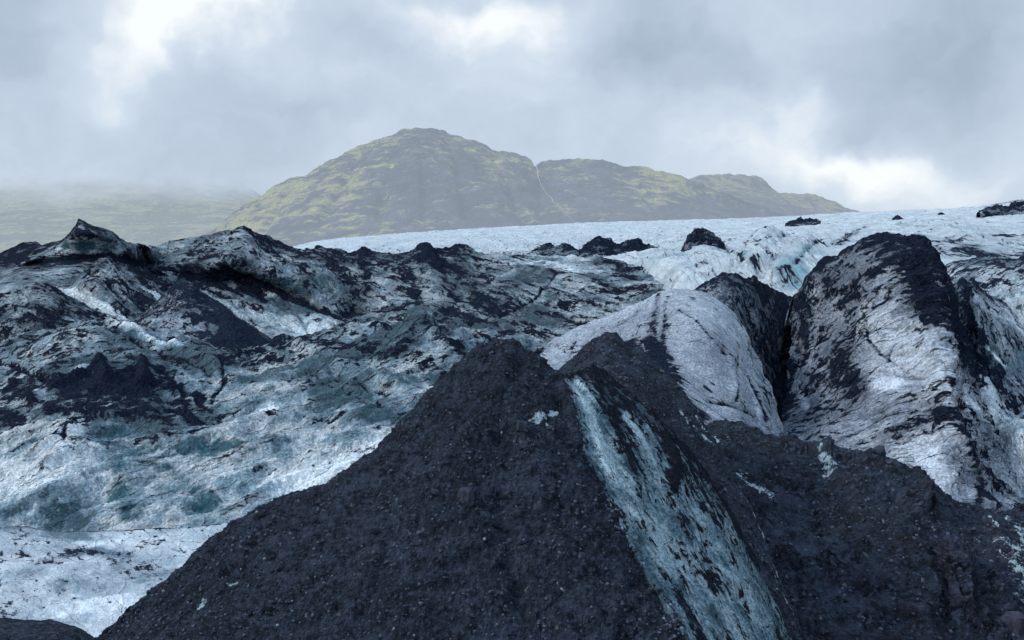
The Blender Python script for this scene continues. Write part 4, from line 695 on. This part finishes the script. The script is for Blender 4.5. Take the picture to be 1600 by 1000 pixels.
# ------------------------------------------------------------------ black foreground
M_SC = gravel_mat('second cone gravel', 47, peb=5.5)
patch('ash_cone', [
    [(845, 600, 53), (870, 580, 53), (895, 556, 53), (918, 536, 53), (938, 523, 53), (950, 518, 53), (960, 518, 53), (972, 530, 53), (985, 541, 53), (1000, 544, 52), (1015, 556, 52), (1035, 575, 51), (1055, 595, 50), (1075, 618, 49), (1092, 645, 48), (1108, 672, 47), (1128, 705, 46), (1150, 745, 45), (1172, 790, 44), (1195, 842, 43), (1220, 905, 42), (1245, 965, 41), (1270, 1030, 40)],
    [(845, 620, 51), (895, 590, 50), (950, 565, 49.5), (1000, 600, 48), (1055, 665, 46), (1108, 740, 43.5), (1150, 810, 41.5), (1195, 890, 40), (1235, 970, 39), (1270, 1050, 38.5)],
    [(845, 690, 46), (895, 680, 45), (950, 690, 43), (1000, 730, 41), (1055, 790, 39), (1108, 860, 37.5), (1160, 940, 37), (1210, 1020, 37), (1270, 1080, 37)]],
    M_SC, 'lower black gravel cone directly behind and right of the foreground cone', 'ash cone', back=(4, 4), bottom=(1, 3), step=1.8, seed=21.4, refY=47, micro=(('q', 7, 1.6, 4),), flow=((1080, 680), (1180, 900)), stretch=5,
    rel=[('q', 40, 3.0, 6, .64), ('q', 11, 2.0, 5, .7), ('f', 18, 1.8, 4, .6)], strokes=[('l', [(1062, 640), (1090, 675), (1110, 690)], 5, .55), ('l', [(1180, 800), (1200, 850), (1215, 900)], (5, 8), .6), ('l', [(1210, 900), (1240, 960)], 6, .55), ('l', [(1150, 740), (1170, 780)], 5, .45), ('l', [(1120, 800), (1160, 880), (1200, 970)], 6, .4), ('l', [(1090, 650), (1105, 680)], 4, .5)])

M_MR = gravel_mat('right mound gravel', 46, warm=(.030, .021, .027))
patch('ash_mound', [
    [(1075, 690, 62), (1100, 668, 62), (1130, 655, 62), (1165, 663, 61), (1195, 676, 60), (1218, 680, 60), (1240, 683, 59), (1262, 690, 59), (1280, 692, 58), (1300, 703, 57), (1325, 705, 56), (1350, 706, 56), (1380, 716, 55), (1405, 722, 55), (1425, 735, 54), (1448, 745, 54), (1462, 757, 53), (1472, 768, 53), (1500, 782, 53), (1530, 795, 53), (1560, 796, 53), (1600, 793, 53), (1680, 800, 53)],
    [(1075, 720, 58), (1130, 705, 57), (1195, 712, 56), (1262, 730, 54), (1300, 738, 53), (1350, 735, 52.5), (1405, 745, 51.5), (1448, 775, 50.5), (1500, 800, 50.5), (1560, 815, 50.5), (1680, 830, 50.5)],
    [(1075, 780, 53), (1130, 770, 52), (1195, 772, 51), (1262, 775, 50.5), (1300, 768, 50), (1350, 770, 49), (1405, 785, 48), (1448, 815, 47), (1500, 840, 47), (1560, 855, 47), (1680, 870, 47)],
    [(1075, 860, 47), (1195, 850, 46), (1300, 850, 45), (1405, 860, 44), (1500, 890, 43.5), (1560, 905, 43.5), (1680, 920, 43.5)],
    [(1075, 1070, 39), (1195, 1060, 38.5), (1300, 1060, 38), (1405, 1060, 38), (1500, 1065, 38), (1680, 1080, 38)]],
    M_MR, 'wide black gravel mound filling the bottom right below the fin', 'ash mound', back=(3, 4), bottom=(1, 2), step=1.9, seed=22.4, refY=48, micro=(('qr', 40, 8.0, 5), ('q', 7, 2.4, 4)), flow=((1150, 700), (1300, 740)), stretch=3,
    rel=[('q', 70, 7, 5, .6), ('q', 20, 5.0, 5, .68), ('fr', 40, 4.0, 4, .6)],
    strokes=[('d', [(1215, 700), (1300, 712), (1390, 735)], 16, 14), ('d', [(1200, 800), (1290, 775), (1380, 760)], 22, 16), ('d', [(1240, 870), (1330, 850), (1420, 860)], 26, 14), ('d', [(1210, 930), (1300, 900), (1400, 930)], 24, -14), ('d', [(1330, 950), (1390, 940), (1440, 960)], 20, 12), ('d', [(1520, 800), (1560, 850), (1600, 880)], 20, 12), ('l', [(1150, 742), (1180, 758), (1208, 772)], (5, 13), .85), ('l', [(1135, 735), (1165, 742)], 5, .6), ('l', [(1110, 690), (1130, 720)], 10, .45), ('l', [(1105, 680), (1120, 690)], 8, .5), ('l', [(1140, 700), (1150, 705)], 6, .4), ('d', [(1200, 740), (1260, 765), (1300, 770)], 12, -20), ('d', [(1290, 700), (1312, 760)], 12, 18), ('l', [(1280, 712), (1292, 730), (1300, 752)], (5, 14), .8), ('d', [(1400, 775), (1430, 800), (1440, 820)], 9, -22), ('d', [(1425, 745), (1440, 790)], 16, 24), ('d', [(1380, 720), (1330, 740)], 18, 12),
             ('d', [(1460, 870), (1480, 900), (1480, 960)], 8, -24), ('d', [(1520, 900), (1530, 960)], 8, -20), ('d', [(1490, 860), (1510, 900), (1505, 935)], 15, 26), ('d', [(1450, 880), (1465, 930)], 10, 14), ('d', [(1545, 900), (1560, 940)], 14, 18), ('l', [(1530, 845), (1550, 850)], 9, .55), ('l', [(1570, 810), (1575, 820)], 6, .7), ('l', [(1590, 820), (1600, 850)], 10, .6), ('l', [(1585, 870), (1600, 900), (1615, 940)], 26, .55), ('l', [(1560, 850), (1590, 865)], 9, .5), ('l', [(1540, 820), (1560, 835)], 5, .6), ('l', [(1205, 720), (1240, 725)], 5, .35)])

M_C = gravel_mat('foreground cone gravel', 34, peb=7.0, bump=1.0)
cone = patch('ash_cone', [
    [(115, 1035, 34.5), (140, 1005, 34.6), (190, 962, 35), (250, 912, 35.5), (300, 868, 36), (350, 826, 36.5), (400, 795, 36.8), (450, 771, 37.2), (500, 757, 37.6), (520, 745, 37.8), (560, 716, 38.2), (600, 686, 38.6), (630, 651, 39), (660, 618, 39.4), (690, 589, 39.7), (720, 560, 40), (745, 541, 40), (768, 533, 40), (790, 530, 40), (812, 538, 40), (838, 553, 39.8), (862, 572, 39.5), (882, 590, 39), (893, 620, 38), (906, 682, 36.5), (930, 742, 35), (960, 802, 33.5), (1000, 872, 32), (1045, 945, 30.5), (1092, 1030, 29)],
    [(115, 1040, 34.2), (250, 940, 34.6), (350, 870, 35), (450, 815, 35.4), (560, 768, 35.9), (660, 705, 36.3), (745, 650, 36.5), (812, 648, 36.4), (880, 690, 35.8), (930, 770, 34), (1000, 890, 31.6), (1092, 1035, 28.9)],
    [(115, 1050, 33.5), (250, 980, 33), (350, 930, 32.8), (450, 890, 32.7), (560, 850, 32.8), (660, 815, 32.9), (745, 790, 33), (812, 790, 33), (880, 810, 32.6), (930, 850, 31.8), (1000, 930, 30.6), (1092, 1045, 28.7)],
    [(115, 1080, 32), (250, 1060, 30), (450, 1050, 28.8), (660, 1050, 28.3), (812, 1050, 28.3), (930, 1055, 28.2), (1000, 1060, 28.2), (1092, 1075, 28)]],
    M_C, 'large black gravel cone in the foreground with a pale ice face on its right flank', 'ash cone', back=(5, 6), bottom=(1.5, 2), step=1.7, seed=23.6, refY=35, micro=(('qr', 34, 4.5, 5), ('q', 7, 2.4, 4)), flow=((790, 560), (700, 900)), stretch=3,
    rel=[('q', 90, 3.5, 4, .55), ('q', 34, 4.5, 6, .66), ('q', 12, 3.6, 5, .7), ('f', 24, 4.0, 4, .6)],
    strokes=[('d', [(790, 560), (760, 640), (700, 720)], 14, 7), ('d', [(720, 600), (640, 720), (560, 800)], 16, -8), ('d', [(640, 700), (540, 790), (420, 860)], 16, 7), ('d', [(830, 700), (850, 800), (900, 920)], 18, 7), ('d', [(780, 760), (790, 860), (820, 960)], 18, -8), ('d', [(650, 820), (600, 900), (560, 980)], 20, -7), ('l', [(835, 652), (850, 649), (866, 643)], (12, 7), .85), ('l', [(845, 658), (850, 664)], 6, .5), ('l', [(345, 918), (370, 908)], 4, .75), ('l', [(313, 955), (318, 940)], 4, .7), ('l', [(872, 912), (880, 925)], 5, .45), ('l', [(893, 622), (900, 650), (908, 690), (930, 742)], (4, 4), .55), ('l', [(876, 590), (888, 597)], 4, .6), ('l', [(1010, 880), (1045, 945)], 5, .6), ('d', [(350, 895), (385, 885)], 9, -10), ('d', [(805, 660), (820, 675)], 10, 12), ('d', [(610, 790), (680, 770)], 16, -7), ('d', [(880, 600), (905, 690)], 10, 7),
             ('d', [(440, 790), (470, 800)], 16, -8), ('d', [(560, 900), (620, 870)], 22, 7), ('d', [(780, 690), (760, 740)], 16, -7), ('d', [(730, 880), (820, 900)], 22, -8)])

# exposed ice on the cone's right flank: a part of the cone
M_IF = ice_mat('blue flank ice', 36, light=(.42, .55, .59), mid=(.16, .27, .32), teal=(.035, .11, .15), dirt=(.10, .12, .15), ash=(.017, .02, .028), big=55, a1=.9, a2=.95, a3=.6, fl=20, dirtiness=.4, tealness=.35, fine=3.6, bump=1.0, edge=.07)
patch('ice_face', [
    [(872, 583, 39.3, 1.12), (890, 612, 38.2, 0.62), (906, 684, 36.4, 0.42), (930, 744, 34.9, 0.47), (960, 804, 33.4, 0.47), (1000, 874, 31.9, 0.47), (1045, 947, 30.4, 0.62), (1096, 1034, 28.9, 0.82)],
    [(886, 584, 39.7, 1.02), (906, 600, 38.9, 0.02), (930, 670, 37.1, -0.08), (962, 736, 35.6, 0.02), (1000, 800, 34.2, 0.12), (1045, 880, 32.8, 0.12), (1095, 960, 31.4, 0.22), (1130, 1040, 30, 0.22)],
    [(900, 580, 40.2, 1.12), (930, 612, 39.2, 0.62), (970, 670, 37.9, 0.62), (1010, 738, 36.6, 0.32), (1055, 805, 35.5, 0.22), (1095, 880, 34.3, 0.17), (1140, 960, 33, -0.08), (1175, 1045, 31.6, 0.22)],
    [(915, 575, 41, 1.10), (960, 612, 40.2, 0.90), (1010, 665, 39.2, 0.50), (1060, 730, 38.2, 0.70), (1100, 800, 37.2, 0.30), (1140, 870, 36.2, 0.05), (1180, 950, 35.2, 0.10), (1220, 1045, 34, 0.20)],
    [(930, 570, 42, 0.94), (985, 612, 41.6, 0.94), (1045, 670, 41, 0.94), (1100, 735, 40.4, 0.84), (1140, 800, 39.6, 0.74), (1180, 870, 38.8, 0.34), (1215, 950, 38, 0.24), (1255, 1045, 37, 0.24)]],
    M_IF, parent=cone, label='pale blue ice face streaked with ash', back=(-.3, .6), bottom=(-.5, 3), step=1.8, uniform_u=True, flow=((960, 660), (1120, 930)), stretch=4.5, seed=24.1, refY=36, micro=(('qr', 16, 1.8, 4), ('q', 6, 1.4, 4)),
    rel=[('q', 50, 4, 5, .55), ('fr', 26, 4.5, 4, .55), ('f', 10, 2.4, 4, .62)], couple=.22,
    strokes=[('a', [(905, 600), (925, 660), (950, 720)], 11, -.8), ('l', [(905, 600), (925, 665), (955, 740)], 9, .3), ('a', [(980, 650), (1005, 690), (1020, 720)], 9, -.9), ('l', [(980, 650), (1005, 690)], 7, .3), ('da', [(1045, 690), (1055, 730), (1050, 760)], (16, 12), 4), ('a', [(955, 640), (985, 720), (1010, 790)], 13, .55), ('da', [(1080, 700), (1130, 780), (1180, 880)], 14, 3), ('a', [(1070, 790), (1080, 850)], 8, .45), ('a', [(1100, 850), (1110, 920)], 9, .45), ('a', [(1010, 770), (1060, 880)], 26, -.15), ('a', [(1120, 960), (1140, 1000)], 10, .3), ('a', [(1060, 930), (1100, 1000)], 10, .5), ('l', [(1090, 800), (1100, 850)], 12, .15)])

# loose stones as a part of each gravel body (nobody could count them)
m_st, t = new_mat('loose stones'); sh = t.attr('shade'); po = t.node('ShaderNodeTexCoord').outputs['Object']
cc = t.mix(t.smooth(sh, 0, .9), (.014, .018, .029), (.075, .085, .115)); cc = t.mix(t.smooth(sh, .985, .995), cc, (.16, .23, .235))
t.out(t.bsdf(cc, .8, t.bump(t.noise(po, 40, 4), .5, .02), .06))
ph = (1 + 5 ** .5) / 2
ico = np.array([(-1, ph, 0), (1, ph, 0), (-1, -ph, 0), (1, -ph, 0), (0, -1, ph), (0, 1, ph), (0, -1, -ph), (0, 1, -ph), (ph, 0, -1), (ph, 0, 1), (-ph, 0, -1), (-ph, 0, 1)]) / 1.9
icof = np.array([(0, 11, 5), (0, 5, 1), (0, 1, 7), (0, 7, 10), (0, 10, 11), (1, 5, 9), (5, 11, 4), (11, 10, 2), (10, 7, 6), (7, 1, 8), (3, 9, 4), (3, 4, 2), (3, 2, 6), (3, 6, 8), (3, 8, 9), (4, 9, 5), (2, 4, 11), (6, 2, 10), (8, 6, 7), (9, 8, 1)])
def stones(host, count, smin, smax, rs, keep=None):
    d = PATCH[host]; r = np.random.default_rng(rs); o = d['obj']
    rowsv = np.nonzero(d['vis'].any(1))[0]; nu = d['g'].shape[1]
    vi = r.integers(rowsv[0], rowsv[-1], count); ui = r.integers(2, nu - 2, count)
    base = d['g'][vi, ui] + r.normal(size=(count, 3)) * d['pxm'] * .8; nrm = d['N'][vi, ui]
    size = (smin + (smax - smin) * r.random(count) ** 6.0) * d['pxm'] * .5
    # clustering
    cl = fbm(base / d['pxm'] / 55, 3, .6, rs); k = cl + r.normal(size=count) * .25 > -.05
    base, nrm, size = base[k], nrm[k], size[k]; n = len(base)
    v = ico[None] * (1 + r.normal(size=(n, 12, 1)) * .2) * (r.random((n, 1, 3)) * .55 + .7)
    a = r.random(n) * 6.28; c, s = np.cos(a)[:, None], np.sin(a)[:, None]
    v = np.stack([v[..., 0] * c - v[..., 1] * s, v[..., 0] * s + v[..., 1] * c, v[..., 2]], -1) * size[:, None, None]
    v = v + base[:, None] + ((nrm * np.where(nrm[:, 2:3] < 0, -1, 1)) * size[:, None] * .25)[:, None]
    f = (icof[None] + (np.arange(n) * 12)[:, None, None]).reshape(-1, 3)
    org = np.array([o.location[0], o.location[1], o.location[2]])
    me = make_mesh('gravel', v.reshape(-1, 3) - org, f, smooth=False)
    add_attr(me, 'shade', np.repeat(r.random(n), 12))
    place('gravel', me, m_st, org, parent=o, kind='stuff')
stones('ash_cone.002', 16000, .9, 6, 31)
stones('ash_cone.001', 5000, 1.0, 6, 32)
stones('ash_mound.009', 9000, 1.0, 7, 33)

# ------------------------------------------------------------------ boulders
M_BO = None
def boulder_mat(name, base):
    m, t = new_mat(name); po = t.node('ShaderNodeTexCoord').outputs['Object']
    n = t.noise(po, 3.0, 7, .68); n2 = t.noise(po, 14.0, 5, .7)
    c = t.mix(t.smooth(n, .35, .68), tuple(v * .5 for v in base), tuple(v * 1.7 for v in base)); c = t.mix(t.smooth(n2, .60, .74), c, tuple(v * 3 for v in base))
    t.out(t.bsdf(c, .9, t.bump(t.math('ADD', n, t.math('MULTIPLY', n2, .6)), .8, .12)))
    return m
M_BO = boulder_mat('dark boulder', (.026, .031, .048)); M_BR = boulder_mat('reddish boulder', (.028, .027, .041))
def boulder(host, px, py, wpx, hpx, label, seed, mat=None, group=None, sink=.3, tall=1.0, rot=0.0):
    c = ray_on([host], (px, py)); pxm = c[1] / F
    n = 44; th = np.linspace(0, math.pi, n); phi = np.linspace(0, 2 * math.pi, 2 * n + 1)[:-1]
    T_, P_ = np.meshgrid(th, phi, indexing='ij')
    d = np.stack([np.sin(T_) * np.cos(P_), np.sin(T_) * np.sin(P_), np.cos(T_)], -1).reshape(-1, 3)
    # faceted: clip the sphere with a few random planes
    r = np.ones(len(d)); rg = np.random.default_rng(seed)
    for k in range(16):
        nn = rg.normal(size=3); nn /= np.linalg.norm(nn); h = rg.uniform(.42, .80); dn = d @ nn
        r = np.minimum(r, np.where(dn > .05, h / np.maximum(dn, .05), 9))
    r = r * (1 + .10 * fbm(d * 1.7, 5, .62, seed) + .05 * fbm(d * 6, 4, .6, seed))
    v = d * r[:, None] * np.array([wpx, (wpx + hpx) * .5, hpx]) * .5 * pxm * 1.15
    cr_, sr_ = math.cos(rot), math.sin(rot); v = np.stack([v[:, 0] * cr_ + v[:, 2] * sr_, v[:, 1], -v[:, 0] * sr_ + v[:, 2] * cr_], 1)
    v = v + c + np.array([0, (wpx + hpx) * .25 * pxm * (sink - .1), 0])
    idx = np.arange(n * 2 * n).reshape(n, 2 * n); nx = np.roll(idx, -1, 1)
    q = np.stack([idx[:-1].ravel(), idx[1:].ravel(), nx[1:].ravel(), nx[:-1].ravel()], 1)
    org = np.array([c[0], c[1], v[:, 2].min()])
    place('boulder', make_mesh('boulder', v - org, q), mat or M_BO, org, label=label, cat='boulder', group=group)
GB = 'dark boulders on the black gravel'
boulder('ash_cone.002', 732, 780, 36, 32, 'rounded dark boulder alone in the middle of the big black cone', 51, group=GB)
boulder('ash_cone.002', 812, 668, 30, 30, 'craggy black boulder beside the small pale ice patch on the cone', 52, group=GB)
boulder('ash_cone.002', 680, 768, 20, 14, 'low dark boulder uphill and left of the rounded one', 57, group=GB, sink=.5)
boulder('ash_mound.009', 1374, 703, 22, 24, 'blocky black boulder standing on the mound crest against pale ice', 53, group=GB)
boulder('ash_mound.009', 1398, 722, 32, 18, 'wide flat black boulder lying on the crest right of the blocky one', 54, group=GB)
boulder('ash_mound.009', 1312, 706, 12, 9, 'small dark stone on the crest left of the blocky boulder', 58, group=GB)
boulder('ash_mound.009', 1590, 985, 60, 50, 'large dark rock half cut off by the bottom right corner', 65, M_BR, GB, rot=.4, sink=.5)

# craggy outcrops breaking out of the right mound
M_OC = gravel_mat('craggy ash rock', 43, ash=(.025, .028, .041), warm=(.031, .028, .039), peb=5.0)
GO = 'craggy rock outcrops on the right mound'
patch('rock_outcrop', [
    [(1425, 985, 43.6), (1438, 930, 43.8), (1452, 880, 44), (1468, 856, 44), (1482, 845, 44), (1498, 850, 44), (1512, 868, 44), (1526, 888, 43.8), (1545, 893, 43.6), (1566, 905, 43.4), (1590, 935, 43), (1625, 975, 42.5)],
    [(1425, 990, 42.8), (1452, 912, 42.6), (1470, 892, 42.4), (1490, 890, 42.2), (1512, 905, 42.2), (1545, 925, 42), (1580, 950, 41.8), (1625, 990, 41.6)],
    [(1425, 1000, 41.8), (1452, 960, 41.5), (1480, 950, 41.2), (1512, 955, 41), (1545, 965, 40.8), (1580, 985, 40.6), (1625, 1010, 40.6)],
    [(1425, 1030, 40.5), (1500, 1040, 40), (1625, 1050, 39.8)]],
    M_OC, 'craggy reddish black rock outcrop with deep clefts near the bottom right corner', 'rock outcrop', GO, back=(2.5, 4), bottom=(.5, 2), step=1.6, seed=31.7, refY=42.5, flow=((1480, 860), (1500, 950)), stretch=3.0,
    rel=[('fr', 30, 13, 4, .55), ('q', 40, 9, 4, .55), ('qr', 14, 2.6, 4, .6), ('q', 6, 1.2, 3, .6)],
    strokes=[('d', [(1470, 880), (1476, 920), (1480, 965)], 7, -12), ('d', [(1522, 895), (1526, 930), (1530, 965)], 6, -12), ('d', [(1496, 870), (1508, 910), (1505, 940)], 12, 9)])
patch('rock_outcrop', [
    [(1375, 745, 53.2), (1390, 728, 53.4), (1405, 721, 53.5), (1422, 732, 53.5), (1440, 741, 53.4), (1452, 750, 53.2), (1458, 775, 52.6), (1462, 810, 51.6)],
    [(1375, 755, 51.6), (1395, 748, 51.4), (1415, 752, 51.2), (1435, 762, 51), (1450, 780, 50.8), (1462, 815, 50.6)],
    [(1375, 775, 50.4), (1400, 780, 50), (1420, 790, 49.8), (1438, 806, 49.6), (1462, 830, 49.6)],
    [(1375, 800, 49), (1420, 820, 48.6), (1462, 845, 48.6)]],
    M_OC, 'blocky gravel crusted outcrop on the crest of the right mound against the pale fin', 'rock outcrop', GO, back=(2.5, 4), bottom=(.5, 2), step=1.6, seed=33.1, refY=51.5, flow=((1410, 730), (1440, 800)), stretch=2.5,
    rel=[('fr', 26, 5, 4, .55), ('q', 30, 5, 4, .55), ('qr', 12, 2.0, 4, .6), ('q', 6, 1.2, 3, .6)], strokes=[('d', [(1405, 765), (1425, 790), (1440, 820)], 7, -10)])

scene.view_settings.view_transform = 'Standard'; scene.view_settings.look = 'None'; scene.view_settings.exposure = 0
